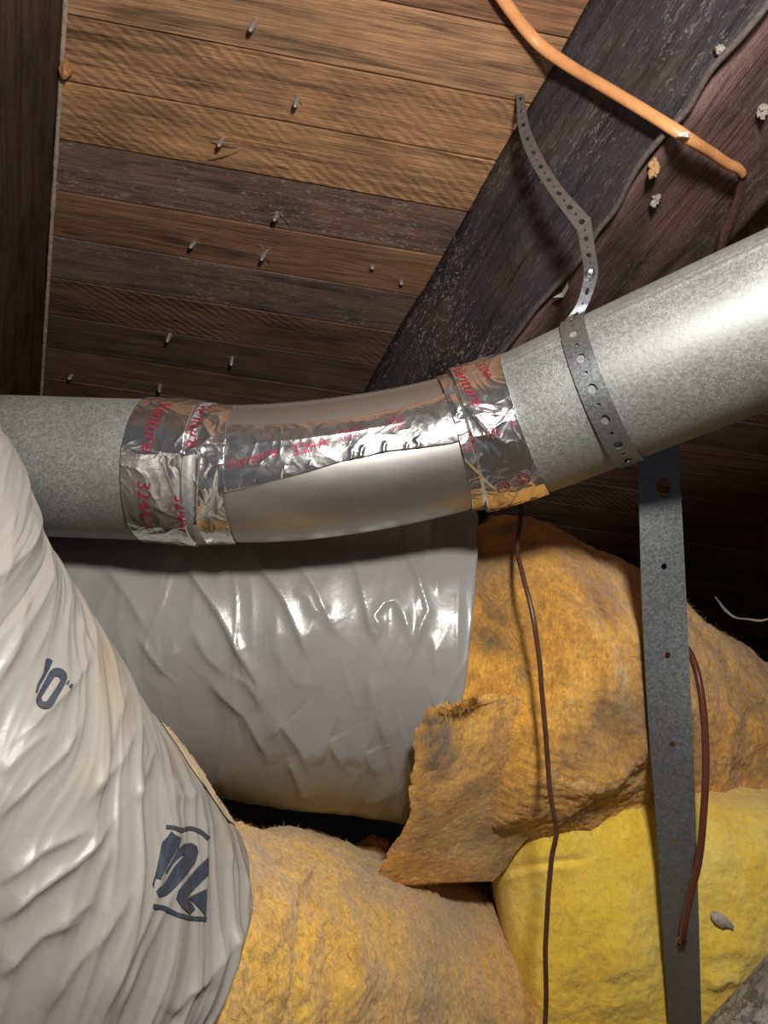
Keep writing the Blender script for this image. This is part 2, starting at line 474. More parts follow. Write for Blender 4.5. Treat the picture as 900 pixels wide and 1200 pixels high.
# pale edge bead of the left rafter
n = 420
ts = np.linspace(-0.7, 1.5, n)
C = JL + d1 * ts[:, None] + nl * 0.004 + qn * 0.003
ang = np.linspace(0, 2 * np.pi, 8, endpoint=False)
rr = 0.0034 + 0.0009 * noise(np.stack([ts, ts * 0, ts * 0], -1), 25, 3) + 0.0006 * noise(np.stack([ts, ts * 0, ts * 0], -1), 160, 5)
V = C[:, None] + rr[:, None, None] * (np.cos(ang)[None, :, None] * nl + np.sin(ang)[None, :, None] * qn)
o = link('dusty_edge', mesh_np('dusty_edge', W(V).reshape(-1, 3), grid_faces(n, 8, True)), M['edge'], raf_l)
o['label'] = 'pale dusty edge'

fl = bpy.data.objects.new('floor', bpy.data.meshes.new('floor'))
bm = bmesh.new()
bmesh.ops.create_cube(bm, size=1.0)
bmesh.ops.scale(bm, vec=(7.0, 7.0, 0.04), verts=bm.verts[:])
bm.to_mesh(fl.data); bm.free()
COL.objects.link(fl)
fl.data.materials.append(M['rafter'])
fl.location = (0.3, 2.0, H - 1.02)
tag(fl, 'dark dusty attic floor boards', None, None, 'structure')

# ------------------------------------------------------------------ sweeps
def frames(C):
    T = unit(np.gradient(C, axis=0))
    Fd = np.array([0, 0, -1.0]) - T * (-T[:, 2:3])
    Fd = unit(Fd)
    U = unit(np.cross(T, Fd))
    U = np.where((U[:, 1:2] > 0) & (np.abs(T[:, :1]) > np.abs(T[:, 1:2])), -U, U)
    for i in range(1, len(U)):                     # keep the frame continuous
        if np.dot(U[i], U[i - 1]) < 0:
            U[i] = -U[i]
    return T, Fd, U
def wire(name, pts, r, mat, parent=None, n=120, k=10, flatten=1.0, noise_amp=0.0):
    C = catmull(pts, n)
    if noise_amp:
        C = C + np.stack([noise(C, 30, 1), noise(C, 30, 2), noise(C, 30, 3)], -1) * noise_amp
    T, Fd, U = frames(C)
    a = np.linspace(0, 2 * np.pi, k, endpoint=False)
    rr = np.full(n, r) if np.isscalar(r) else np.interp(np.linspace(0, 1, n), np.linspace(0, 1, len(r)), r)
    V = C[:, None] + rr[:, None, None] * (flatten * np.cos(a)[None, :, None] * Fd[:, None] + np.sin(a)[None, :, None] * U[:, None])
    V = V.reshape(-1, 3)
    Q = [grid_faces(n, k, True), np.array([list(range(k))]), np.array([list(range((n - 1) * k, n * k))[::-1]])]
    me = mesh_np(name, W(V), Q)
    return fixn(link(name, me, mat, parent))
def fixn(o):
    bm = bmesh.new(); bm.from_mesh(o.data)
    bmesh.ops.recalc_face_normals(bm, faces=bm.faces[:])
    bm.to_mesh(o.data); bm.free()
    return o
def polydist(xy, poly):
    """distance, side and position along a polyline, in frame pixels"""
    poly = np.asarray(poly, float)
    best = np.full(xy.shape[:-1], 1e9); sgn = np.zeros_like(best); tt = np.zeros_like(best)
    L = np.concatenate([[0], np.cumsum(np.linalg.norm(np.diff(poly, axis=0), axis=1))])
    for i in range(len(poly) - 1):
        a, b = poly[i], poly[i + 1]
        ab = b - a
        t = np.clip(((xy - a) @ ab) / (ab @ ab), 0, 1)
        q = xy - (a + t[..., None] * ab)
        d = np.hypot(q[..., 0], q[..., 1])
        m = d < best
        best = np.where(m, d, best)
        sgn = np.where(m, np.sign(ab[0] * q[..., 1] - ab[1] * q[..., 0]), sgn)
        tt = np.where(m, (L[i] + t * np.linalg.norm(ab)) / L[-1], tt)
    return best, sgn, tt
def folds(xy, lst, soft=0.0):
    """sum of modelled creases: (polyline, steep side width, gentle side width, height)"""
    h = np.zeros(xy.shape[:-1])
    for poly, w1, w2, amp in lst:
        d, s, t = polydist(xy, poly)
        w = np.where(s > 0, w1, w2)
        h += amp * np.exp(-(np.sqrt(d * d + 1.2 + (soft * w) ** 2) - soft * w) / w) * np.clip(np.sin(np.pi * np.clip(t * .94 + .03, 0, 1)) * 1.6, 0, 1)
    return h
class Tube:
    def __init__(s, pts, rF, rU, n=400):
        s.C = catmull(pts, n)
        s.T, s.Fd, s.U = frames(s.C)
        x = np.linspace(0, 1, n)
        s.rF = np.interp(x, np.linspace(0, 1, len(rF)), rF)
        s.rU = np.interp(x, np.linspace(0, 1, len(rU)), rU)
        s.n = n
        s.len = np.linalg.norm(np.diff(s.C, axis=0), axis=1).sum()
    def at(s, u, a):
        """u 0..1 along, a angle (0 = facing the viewer, + = up) -> point, outward direction"""
        f = np.clip(u, 0, 1) * (s.n - 1)
        i = np.clip(f.astype(int), 0, s.n - 2)
        t = (f - i)
        L = lambda A: A[i] * (1 - t)[..., None] + A[i + 1] * t[..., None]
        l = lambda A: A[i] * (1 - t) + A[i + 1] * t
        C, Fd, U, T = L(s.C), L(s.Fd), L(s.U), L(s.T)
        rF, rU = l(s.rF), l(s.rU)
        ca, sa = np.cos(a), np.sin(a)
        p = C + (rF * ca)[..., None] * Fd + (rU * sa)[..., None] * U
        nrm = unit((ca / np.maximum(rF, 1e-4))[..., None] * Fd + (sa / np.maximum(rU, 1e-4))[..., None] * U)
        return p, nrm
    def u_at_px(s, x):
        xs = PX(s.C)[:, 0]
        return float(np.interp(x, xs, np.linspace(0, 1, s.n)))
def tube_mesh(name, fn, nu, nv, mat, parent, u0=0.0, u1=1.0, cap=True, rim=None):
    """fn(u,a) -> points; rim(a) gives extra rows as the thickness of an open end"""
    a = np.linspace(-np.pi, np.pi, nv, endpoint=False)
    uu = np.linspace(0, 1, nu)
    A, UU = np.meshgrid(a, uu)
    s0 = u0(A) if callable(u0) else u0
    s1 = u1(A) if callable(u1) else u1
    G = fn(s0 + (s1 - s0) * UU, A)
    V = G.reshape(-1, 3)
    Q = [grid_faces(nu, nv, True)]
    if cap:
        V = np.vstack([V, G[0].mean(0)[None], G[-1].mean(0)[None]])
        b = nu * nv
        j = np.arange(nv); j2 = (j + 1) % nv
        Q.append(np.stack([np.full(nv, b), j, j2], -1))
        e = (nu - 1) * nv
        Q.append(np.stack([np.full(nv, b + 1), e + j2, e + j], -1))
    o = link(name, mesh_np(name, W(V), Q), mat, parent)
    return fixn(o)
def fuzz(name, o, count, mat, length, parent, thick=0.00022, lift=0.35):
    """loose glass fibres lying on and standing off a surface (one uncountable mass)"""
    me = o.data
    nvt = len(me.vertices)
    co = np.empty(nvt * 3); me.vertices.foreach_get('co', co); co = co.reshape(-1, 3)
    no = np.empty(nvt * 3); me.vertices.foreach_get('normal', no); no = no.reshape(-1, 3)
    wm = np.array(o.matrix_world)
    co = co @ wm[:3, :3].T + wm[:3, 3]
    view = unit(np.array([0, 0, H]) - co)
    ok = np.where((no * view).sum(-1) > -0.25)[0]
    idx = rng.choice(ok, count)
    p, nn = co[idx] + rng.normal(size=(count, 3)) * .0015, no[idx]
    t = unit(np.cross(nn, rng.normal(size=(count, 3))))
    d = unit(t + nn * rng.uniform(-0.1, lift, (count, 1)))
    L = length * rng.uniform(.35, 1.3, (count, 1))
    curl = unit(rng.normal(size=(count, 3))) * L * .35
    sidev = unit(np.cross(d, nn)) * thick
    pts = [p - nn * .001, p + d * L * .5 + curl * .5, p + d * L + curl - nn * L * .1]
    V = np.stack([pts[0] - sidev, pts[0] + sidev, pts[1] - sidev, pts[1] + sidev, pts[2]], 1).reshape(-1, 3)
    b = np.arange(count)[:, None] * 5
    f = link(name, mesh_np(name, V, [b + np.array([[0, 1, 3, 2]]), b + np.array([[2, 3, 4]])]), mat, parent)
    f['kind'] = 'stuff'
    return f

# ------------------------------------------------------------------ round metal duct
A0 = P(180, 551, .785); B0 = P(0, 545, .80)
A1 = P(617, 496, .78); B1 = P(881, 384, .684)
ctrl = [A0 + (B0 - A0) * t for t in (2.0, 1.5, 1.0, .5, 0)] + [P(232, 555, .782), P(285, 556.5, .781), P(345, 554, .782), P(400, 548, .785), P(450, 540, .788), P(500, 529.5, .79), P(555, 515, .789)] + [A1 + (B1 - A1) * t for t in (0, .25, .5, .75, 1, 1.3, 1.6)]
duct = Tube(ctrl, [0.0745], [0.0745], 900)
ux = duct.u_at_px
R_L, R_E, R_R = 0.0746, 0.0715, 0.0766
duct_t = thing('metal_duct', 'round galvanised duct with a foil taped elbow crossing under the rafters', 'duct', A1 + np.array([0, .08, 0]))
def set_r(u):
    return np.interp(u, [ux(238), ux(240), ux(545), ux(548)], [R_L, R_E, R_E, R_R])
def duct_at(u, a, lift):
    p, nn = duct.at(u, a)
    return p + nn * (set_r(u) - 0.0745 + lift)[..., None]
def dents(u, a, seed, amp):
    p, nn = duct.at(u, a)
    return noise(p, 9, seed) * amp
def pipe_fn(rad, seed, amp, extra=None):
    def fn(u, a):
        p, nn = duct.at(u, a)
        h = rad - 0.0745 + noise(p, 9, seed) * amp
        if extra is not None: h = h + extra(u, a)
        return p + nn * h[..., None]
    return fn
def shell(name, rad, ua, ub, nu, nv, mat, seed, amp, extra=None):
    o = tube_mesh(name, pipe_fn(rad, seed, amp, extra), nu, nv, mat, duct_t, ua, ub, cap=False)
    md = o.modifiers.new('thickness', 'SOLIDIFY'); md.thickness = 0.0007; md.offset = -1
    return o
seam_r = lambda u, a: 0.0016 * np.exp(-((a - math.radians(50)) / .03) ** 2) + 0.0009 * np.exp(-((a - math.radians(57)) / .02) ** 2)
o = shell('pipe_section', R_L, 0.0, ux(250), 60, 128, M['galv'], 3, .0008); o['label'] = 'straight galvanised length entering from behind the pale jacket'
o = shell('pipe_section', R_R, ux(575), 1.0, 70, 220, M['galv'], 5, .0008, seam_r); o['label'] = 'straight galvanised length carried by the perforated strap'
elb_x = lambda u, a: 0.0022 * np.exp(-((a - math.radians(72)) / .025) ** 2) + 0.0016 * np.exp(-((a - math.radians(80)) / .02) ** 2)
o = shell('elbow', R_E, ux(225), ux(600), 120, 220, M['elbow'], 8, .0012, elb_x); o['label'] = 'smooth bare metal elbow'

# foil tapes: crumpled bands
def crumple(p, seed, amp):
    q = p + 0.02 * np.stack([noise(p, 20, seed + 5), noise(p, 20, seed + 6), noise(p, 20, seed + 7)], -1)
    r = (1 - np.abs(noise(q, 33, seed)) * 2.2) ** 3
    r2 = (1 - np.abs(noise(q, 70, seed + 2)) * 2.2) ** 3
    return amp * (np.clip(r, 0, 1) + .45 * np.clip(r2, 0, 1) + .5 * noise(q, 26, seed + 9))
tape1_f = [([(205, 520), (222, 505), (238, 497), (247, 512), (236, 522), (212, 530)], 5, 5, .0032), ([(232, 480), (241, 486), (262, 489)], 3, 5, .003), ([(236, 520), (232, 560), (230, 600), (230, 632)], 4, 7, .0026), ([(182, 530), (205, 534), (232, 531)], 2, 5, .0018), ([(234, 522), (255, 521), (281, 520)], 2, 5, .002), ([(240, 560), (250, 545), (262, 542)], 4, 4, .0022), ([(172, 590), (196, 598)], 3, 5, .0012), ([(255, 545), (254, 585), (254, 612)], 2, 4, .0014), ([(254, 596), (278, 594)], 2, 4, .0012)]
tape2_f = [([(508, 488), (520, 462), (535, 450), (550, 442)], 3, 9, .003), ([(527, 468), (536, 478), (534, 489), (524, 489)], 3, 4, .003), ([(525, 500), (535, 520), (548, 540), (566, 557), (587, 575)], 2, 7, .0032), ([(545, 480), (560, 492), (582, 518)], 3, 8, .0034), ([(515, 546), (530, 551), (545, 557)], 2, 5, .002), ([(560, 522), (556, 512), (575, 510), (598, 522)], 3, 4, .002), ([(565, 520), (575, 540), (585, 556)], 3, 5, .002), ([(553, 545), (566, 530)], 3, 3, .0016), ([(490, 495), (505, 505), (520, 520)], 3, 4, .0025)]
tape3_f = [([(300, 566), (304, 552), (308, 540)], 2, 4, .0012), ([(333, 545), (331, 562)], 1.6, 2.5, .0016), ([(360, 556), (366, 538)], 1.6, 3, .0014), ([(411, 543), (413, 528), (410, 523)], 1.8, 2.2, .0022), ([(422, 541), (424, 527), (427, 521)], 1.8, 2.2, .0022), ([(449, 535), (451, 520), (448, 517)], 2, 2.4, .0024), ([(476, 530), (478, 517)], 1.6, 2, .0016), ([(486, 512), (491, 520), (489, 527)], 2, 2.4, .0022), ([(283, 545), (303, 545), (322, 530)], 1.5, 3, .0012), ([(284, 520), (350, 515), (420, 505), (470, 495)], 2, 5, .0012)]
def tape_fn(lift, seed, amp, fl):
    def fn(u, a):
        p, nn = duct.at(u, a)
        h = set_r(u) - 0.0745 + lift + crumple(p, seed, amp) + folds(PX(p), fl) * (nn[..., 2] < 0.15)
        return p + nn * np.maximum(h, set_r(u) - 0.0745 + .0006)[..., None]
    return fn
def jag(ub, amp, seed):
    def f(a):
        q = np.stack([np.cos(a), np.sin(a), a * 0], -1)
        return ub + amp * (noise(q, 3, seed) + .4 * noise(q, 12, seed + 1))
    return f
tapes = []
for ua, ub, seed, amp, fl, lab in ((ux(177), ux(280), 31, .0007, tape1_f, 'crinkled silver foil tape band with red print around the straight joint'), (ux(531), ux(617), 47, .0009, tape2_f, 'badly creased foil tape band with red print around the angled joint')):
    fn = tape_fn(.0016, seed, amp, fl)
    ja, jb = jag(ua, .0006, seed), jag(ub, .0008, seed + 3)
    o = tube_mesh('foil_tape', fn, 130, 560, M['foil'], duct_t, ja, jb, cap=False)
    o.modifiers.new('thickness', 'SOLIDIFY').thickness = 0.0003
    o['label'] = lab
    tapes.append((o, fn))
fn3 = tape_fn(.0012, 61, .00028, tape3_f)
nu, nv = 330, 70
uu = np.linspace(ux(276), ux(552), nu)
xs = np.interp(uu, np.linspace(0, 1, duct.n), PX(duct.C)[:, 0])
up = np.radians(np.interp(xs, [276, 400, 480, 552], [39, 37, 37, 44])) + .02 * noise(np.stack([uu * 60, uu * 0, uu * 0], -1), 1, 2)
lo = np.radians(np.interp(xs, [276, 340, 400, 450, 520], [-17, -7, 1, 3, -2]))
Ug = np.repeat(uu[:, None], nv, 1)
Ag = lo[:, None] + (up - lo)[:, None] * np.linspace(0, 1, nv)[None]
o = fixn(link('foil_tape', mesh_np('foil_tape', W(fn3(Ug, Ag)).reshape(-1, 3), grid_faces(nu, nv)), M['foil'], duct_t))
o.modifiers.new('thickness', 'SOLIDIFY').thickness = 0.0003
o['label'] = 'long foil tape strip with red print along the elbow seam'
tapes.append((o, fn3))

# red print on the tapes
def text_2d(txt, size, shear=0.0):
    cu = bpy.data.curves.new('print', 'FONT')
    cu.body = txt; cu.size = size; cu.shear = shear; cu.align_x = 'LEFT'; cu.resolution_u = 3
    ob = bpy.data.objects.new('print', cu); COL.objects.link(ob)
    dg = bpy.context.evaluated_depsgraph_get()
    me = bpy.data.meshes.new_from_object(ob.evaluated_get(dg))
    bpy.data.objects.remove(ob); bpy.data.curves.remove(cu)
    return me
def refine(me, step):
    bm = bmesh.new(); bm.from_mesh(me)
    bmesh.ops.triangulate(bm, faces=bm.faces[:])
    for _ in range(7):
        es = [e for e in bm.edges if e.calc_length() > step]
        if not es: break
        bmesh.ops.subdivide_edges(bm, edges=es, cuts=1)
        bmesh.ops.triangulate(bm, faces=[f for f in bm.faces if len(f.verts) > 3])
    bm.to_mesh(me); bm.free()
    return me
def print_on_tape(tape, lines, cx, ang, size, turn, shear=0.0, ring=False):
    """lines of text starting at duct position cx (px) and angle ang (deg); turn = reading direction in the unrolled sheet"""
    ob, fn = tape
    u0 = ux(cx)
    du = 1.0 / duct.len
    Vs, Fs, b = [], [], 0
    for k, tx in enumerate(lines):
        if tx == 'RING':
            bm = bmesh.new()
            vs_o = [bm.verts.new((math.cos(t) * size, math.sin(t) * size, 0)) for t in np.linspace(0, 2 * math.pi, 28, endpoint=False)]
            vs_i = [bm.verts.new((math.cos(t) * size * .84, math.sin(t) * size * .84, 0)) for t in np.linspace(0, 2 * math.pi, 28, endpoint=False)]
            for j in range(28):
                bm.faces.new((vs_o[j], vs_o[(j + 1) % 28], vs_i[(j + 1) % 28], vs_i[j]))
            me = bpy.data.meshes.new('print'); bm.to_mesh(me); bm.free()
            off = (size * .42, size * .35)
        else:
            me = text_2d(tx, size, shear); off = (0, -k * size * .95)
        refine(me, max(size * .16, .0012))
        co = np.empty(len(me.vertices) * 3); me.vertices.foreach_get('co', co); co = co.reshape(-1, 3)[:, :2] + np.array(off)
        me.calc_loop_triangles()
        tri = np.array([t.vertices[:] for t in me.loop_triangles], int)
        bpy.data.meshes.remove(me)
        Vs.append(co); Fs.append(tri + b); b += len(co)
    co = np.vstack(Vs); tri = np.vstack(Fs)
    c, s = math.cos(math.radians(turn)), math.sin(math.radians(turn))
    X = co[:, 0] * c - co[:, 1] * s
    Y = co[:, 0] * s + co[:, 1] * c
    u = u0 + X * du
    a = math.radians(ang) + Y / .074
    p = fn(u, a)
    _, nn = duct.at(u, a)
    p = p + nn * .0007
    o = link('printed_text', mesh_np('printed_text', W(p), tri), M['ink_red'], ob)
    o['label'] = 'red print'
    return o
T1, T2, T3 = tapes
print_on_tape(T1, ['324A'], 196, -10, .0185, -90)
print_on_tape(T1, ['181B-FX', 'LISTED'], 203, -42, .0058, -90)
print_on_tape(T1, ['324A'], 232, -18, .0170, -90)
print_on_tape(T1, ['181B-FX', 'LISTED'], 239, -46, .0055, -90)
print_on_tape(T1, ['Venture'], 197, 62, .0200, -90, .35)
print_on_tape(T1, ['Venture'], 240, 68, .0200, -90, .35)
print_on_tape(T3, ['Venture'], 282, 0, .0150, 16, .35)
print_on_tape(T3, ['324A'], 350, 9, .0165, 11)
print_on_tape(T3, ['181B-FX', 'LISTED'], 402, 21, .0062, 8)
print_on_tape(T3, ['181B-FX', 'LISTED', '181A-P'], 455, 26, .0060, 6)
print_on_tape(T2, ['181B-FX', 'LISTED', '181A-P'], 544, 4, .0062, -84)
print_on_tape(T2, ['181B-FX', 'LISTED', '181A-P'], 576, 10, .0062, -84)
print_on_tape(T2, ['UL', 'RING'], 566, -48, .0072, 0)
print_on_tape(T2, ['UL', 'RING'], 592, -46, .0072, 0)
print_on_tape(T2, ['Venture'], 548, 66, .0190, -80, .35)
print_on_tape(T2, ['324A'], 578, 62, .0150, -80)
print_on_tape(T2, ['181B-FX', 'LISTED'], 604, 8, .005, -84)

# ------------------------------------------------------------------ perforated strap + hanger
def strip(name, LR, cells, mat, parent, thick=0.0012, lift_n=None):
    """LR(s) -> left and right edge points for s in metres; cells = [(s0, s1, hole_radius or 0, hole_stretch, cx)]"""
    V, Fq = [], []
    for s0, s1, rh, stx, cx in cells:
        L = s1 - s0
        wd = cells_w
        K = 16
        outer, inner = [], []
        hw, hl = wd / 2, L / 2
        for k in range(K):
            a = 2 * math.pi * k / K + math.pi / K * 0
            c, s = math.cos(a), math.sin(a)
            m = 1 / max(abs(c), abs(s))
            outer.append((c * m * hw, s * m * hl))
            inner.append((cx + c * rh, s * rh * stx))
        b = len(V)
        if rh > 0:
            for (ox, oy), (ix, iy) in zip(outer, inner):
                V += [(ox, s0 + hl + oy), ((ox + ix) / 2, s0 + hl + (oy + iy) / 2), (ix, s0 + hl + iy)]
            for k in range(K):
                k2 = (k + 1) % K
                Fq.append((b + 3 * k, b + 3 * k2, b + 3 * k2 + 1, b + 3 * k + 1))
                Fq.append((b + 3 * k + 1, b + 3 * k2 + 1, b + 3 * k2 + 2, b + 3 * k + 2))
        else:
            n = max(2, int(L / .006)); 
            for j in range(n + 1):
                for t in (-1, -.5, 0, .5, 1):
                    V.append((t * hw, s0 + L * j / n))
            for j in range(n):
                for t in range(4):
                    q = b + j * 5 + t
                    Fq.append((q, q + 1, q + 6, q + 5))
    V = np.array(V)
    Lp, Rp = LR(V[:, 1])
    t = (V[:, 0] / cells_w + .5)[:, None]
    pts = Lp * (1 - t) + Rp * t
    me = bpy.data.meshes.new(name)
    me.from_pydata(W(pts).tolist(), [], Fq)
    bm = bmesh.new(); bm.from_mesh(me)
    bmesh.ops.remove_doubles(bm, verts=bm.verts[:], dist=1e-5)
    bmesh.ops.recalc_face_normals(bm, faces=bm.faces[:])
    bm.to_mesh(me); bm.free()
    o = link(name, me, mat, parent, False)
    md = o.modifiers.new('thickness', 'SOLIDIFY'); md.thickness = thick; md.offset = 0
    return o
def zpx(q, z):                                     # measured edge points of the strap
    return P(570 + q[0] / 2.5, 80 + q[1] / 2.5, z)
e_l = [zpx(q, z) for q, z in (((82, 35), 1.035), ((88, 100), 1.0), ((97, 190), .965), ((132, 280), .93), ((188, 370), .89), ((258, 466), .85), ((267, 478), .846), ((277, 540), .82), ((285, 592), .795), ((280, 640), .783), ((262, 695), .776), ((232, 738), .771))]
e_r = [zpx(q, z) for q, z in (((106, 35), 1.035), ((113, 92), 1.0), ((126, 168), .965), ((163, 255), .93), ((220, 345), .89), ((298, 432), .85), ((306, 444), .846), ((318, 530), .82), ((327, 592), .795), ((318, 640), .783), ((299, 690), .776), ((277, 728), .771))]
uc = ux(708)
hw = 0.0122 / duct.len
angs = np.radians(np.linspace(86, -96, 30))
for a in angs:
    aa = np.array([a, a])
    p = duct_at(np.array([uc - hw, uc + hw]), aa, np.array([.0022, .0022]))
    e_l.append(p[0]); e_r.append(p[1])
e_l = np.array(e_l); e_r = np.array(e_r)
mid = (e_l + e_r) / 2
cum = np.concatenate([[0], np.cumsum(np.linalg.norm(np.diff(mid, axis=0), axis=1))])
SL = cum[-1]
def LR_strap(s):
    f = lambda E: np.stack([np.interp(s, cum, E[:, k]) for k in range(3)], -1)
    dense = np.linspace(0, SL, 600)
    return f(e_l), f(e_r)
# smooth the corners a little by resampling through a spline
dn = np.linspace(0, 1, 500)
e_l2, e_r2 = catmull(e_l, dn), catmull(e_r, dn)
mid2 = (e_l2 + e_r2) / 2
cum = np.concatenate([[0], np.cumsum(np.linalg.norm(np.diff(mid2, axis=0), axis=1))]); SL = cum[-1]
e_l, e_r = e_l2, e_r2
cells_w = 0.0244
cells, s, k = [], 0.0, 0
while s < SL - .016:
    cells.append((s, s + .0155, .0042 if k % 2 else .0017, 1.15, 0.0)); s += .0155; k += 1
strap_t = thing('perforated_strap', 'thin perforated metal strap hanging from the decking and looped around the round duct', 'strap', on_deck(608, 96))
strip('strap_band', LR_strap, cells, M['strap'], strap_t, .0011)
# screw through the strap near its bend
def bolt(name, p, nrm, r, parent, mat):
    nrm = unit(nrm); t = unit(np.cross(nrm, [0.3, 1, 0.1])); b = np.cross(nrm, t)
    rows = [(r, -.001), (r, .0012), (r * .8, .0026), (r * .4, .0033)]
    a = np.linspace(0, 2 * np.pi, 12, endpoint=False)
    V = np.array([[p + nrm * z + (t * math.cos(x) + b * math.sin(x)) * rr for x in a] for rr, z in rows]).reshape(-1, 3)
    Q = [grid_faces(4, 12, True), np.array([list(range(36, 48))])]
    return fixn(link(name, mesh_np(name, W(V), Q), mat, parent))
bolt('screw_head', zpx((304, 598), .787), [-.2, .2, -1], .0052, strap_t, M['hole'])

hang_l = [P(747, 478, .838), P(748, 560, .838), P(752, 700, .838), P(760, 850, .842), P(768, 950, .848), P(776, 1080, .856), P(784, 1200, .866), P(790, 1300, .874)]
hang_r = [P(795, 478, .838), P(797, 560, .838), P(804, 700, .838), P(811, 850, .832), P(815, 950, .834), P(819, 1080, .838), P(822, 1200, .846), P(826, 1300, .852)]
hl2, hr2 = catmull(hang_l, dn), catmull(hang_r, dn)
hm = (hl2 + hr2) / 2
hcum = np.concatenate([[0], np.cumsum(np.linalg.norm(np.diff(hm, axis=0), axis=1))])
hy = PX(hm)[:, 1]
def LR_h(s):
    f = lambda E: np.stack([np.interp(s, hcum, E[:, k]) for k in range(3)], -1)
    return f(hl2), f(hr2)
cells_w = 0.0475
hcells, prev = [], 0.0
for y, r, cx, stx in ((571, .0080, .0045, 1.5), (664, .0032, .0015, 1.1), (768, .0032, .001, 1.1), (872, .0032, .001, 1.1), (985, .0030, .001, 1.1), (1103, .0056, 0.0, 1.0)):
    sc = float(np.interp(y, hy, hcum))
    hcells.append((prev, sc - .018, 0, 1, 0)); hcells.append((sc - .018, sc + .018, r, stx, cx)); prev = sc + .018
hcells.append((prev, hcum[-1], 0, 1, 0))
hanger_t = thing('hanger_strip', 'broad flat metal hanger strip with punched holes standing before the yellow insulation', 'strap', (hl2[-1] + hr2[-1]) / 2)
strip('metal_strip', LR_h, hcells, M['strap'], hanger_t, .0016)
# eyelet rim round the lowest hole
sc = float(np.interp(1103, hy, hcum)); l_, r_ = LR_h(np.array([sc])); hc = ((l_ + r_) / 2)[0]
a = np.linspace(0, 2 * np.pi, 28, endpoint=False); b = np.linspace(0, 2 * np.pi, 8, endpoint=False)
rv = unit(r_[0] - l_[0]); dv = np.array([0, 1.0, .06])
V = hc + np.array([[ (rv * math.cos(x) + dv * math.sin(x)) * (.0062 + .0009 * math.cos(y)) + np.array([0, 0, -.001 - .0009 * math.sin(y)]) for y in b] for x in a])
Vn = V.reshape(-1, 3); Qe = grid_faces(28, 8, True); Qe = np.vstack([Qe, np.stack([27 * 8 + np.arange(8), np.arange(8), (np.arange(8) + 1) % 8, 27 * 8 + (np.arange(8) + 1) % 8], -1)])
fixn(link('eyelet', mesh_np('eyelet', W(Vn), Qe), M['hole'], hanger_t))

# ------------------------------------------------------------------ cables and wires
cab_t = thing('orange_cable', 'bright orange electrical cable crossing in front of the blackened rafter', 'cable', P(855, 193, .9))
cab = [on_deck(470, -330, .016), on_deck(520, -150, .016), on_deck(566, -45, .016), on_deck(590, 0, .016), on_deck(628, 48, .018)] + [beam_pt(x, y, .022) for x, y in ((668, 78), (705, 100), (755, 130), (800, 158), (835, 180), (853, 192), (864, 197), (871, 204))]
wire('cable_sheath', cab, [.0086, .0086, .0084, .0080, .0074, .0066], M['orange'], cab_t, 160, 14, .7)
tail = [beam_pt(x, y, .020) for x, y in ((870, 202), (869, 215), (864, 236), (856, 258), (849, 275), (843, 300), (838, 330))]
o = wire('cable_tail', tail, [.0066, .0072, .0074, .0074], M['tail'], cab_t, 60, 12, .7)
o['label'] = 'end of the cable with painted shade'
dc = [(940, -50), (902, 2), (868, 44), (832, 84), (815, 112), (806, 128), (780, 156), (757, 182), (738, 212), (722, 244), (704, 266), (688, 290), (668, 318), (645, 342), (624, 366), (608, 388), (575, 430)]
ct = J + mY * h1 + d1 * np.linspace(-.9, 2.6, 400)[:, None]
ct = ct[ct[:, 2] > .15]
cy_ = PX(ct)[:, 1]; od = np.argsort(cy_)
o = wire('dusty_cable', [P(x, y, float(np.interp(y, cy_[od], ct[od, 2])) - .010) for x, y in dc], .0037, M['dusty'], None, 200, 10, 1.0, .0006)
tag(o, 'dust covered dark cable lying along the corner of the blackened rafter', 'cable')
tw = [(604, 560, .89), (610, 600, .885), (606, 640, .86), (612, 672, .80), (624, 720, .772), (632, 775, .765), (636, 820, .765), (641, 880, .765), (645, 930, .765), (652, 972, .765), (651, 985, .765), (646, 1010, .768), (642, 1060, .77), (639, 1110, .772), (640, 1160, .775), (638, 1210, .775), (637, 1280, .775)]
o = wire('thin_wire', [P(*c) for c in tw], .0026, M['thin_wire'], None, 220, 10, 1.0, .0006)
tag(o, 'thin brown wire dangling down from behind the elbow over the insulation', 'wire')
bw = [(800, 1108, .866), (800, 1103, .836), (802, 1085, .826), (810, 1045, .822), (819, 1008, .82), (824, 960, .82), (827, 905, .825), (826, 855, .832), (822, 815, .842), (816, 785, .852), (808, 765, .858), (796, 750, .862), (785, 742, .862)]
o = wire('brown_wire', [P(*c) for c in bw], .0040, M['brown_wire'], None, 160, 14)
tag(o, 'glossy dark red brown wire threaded through the hanger strip', 'wire')

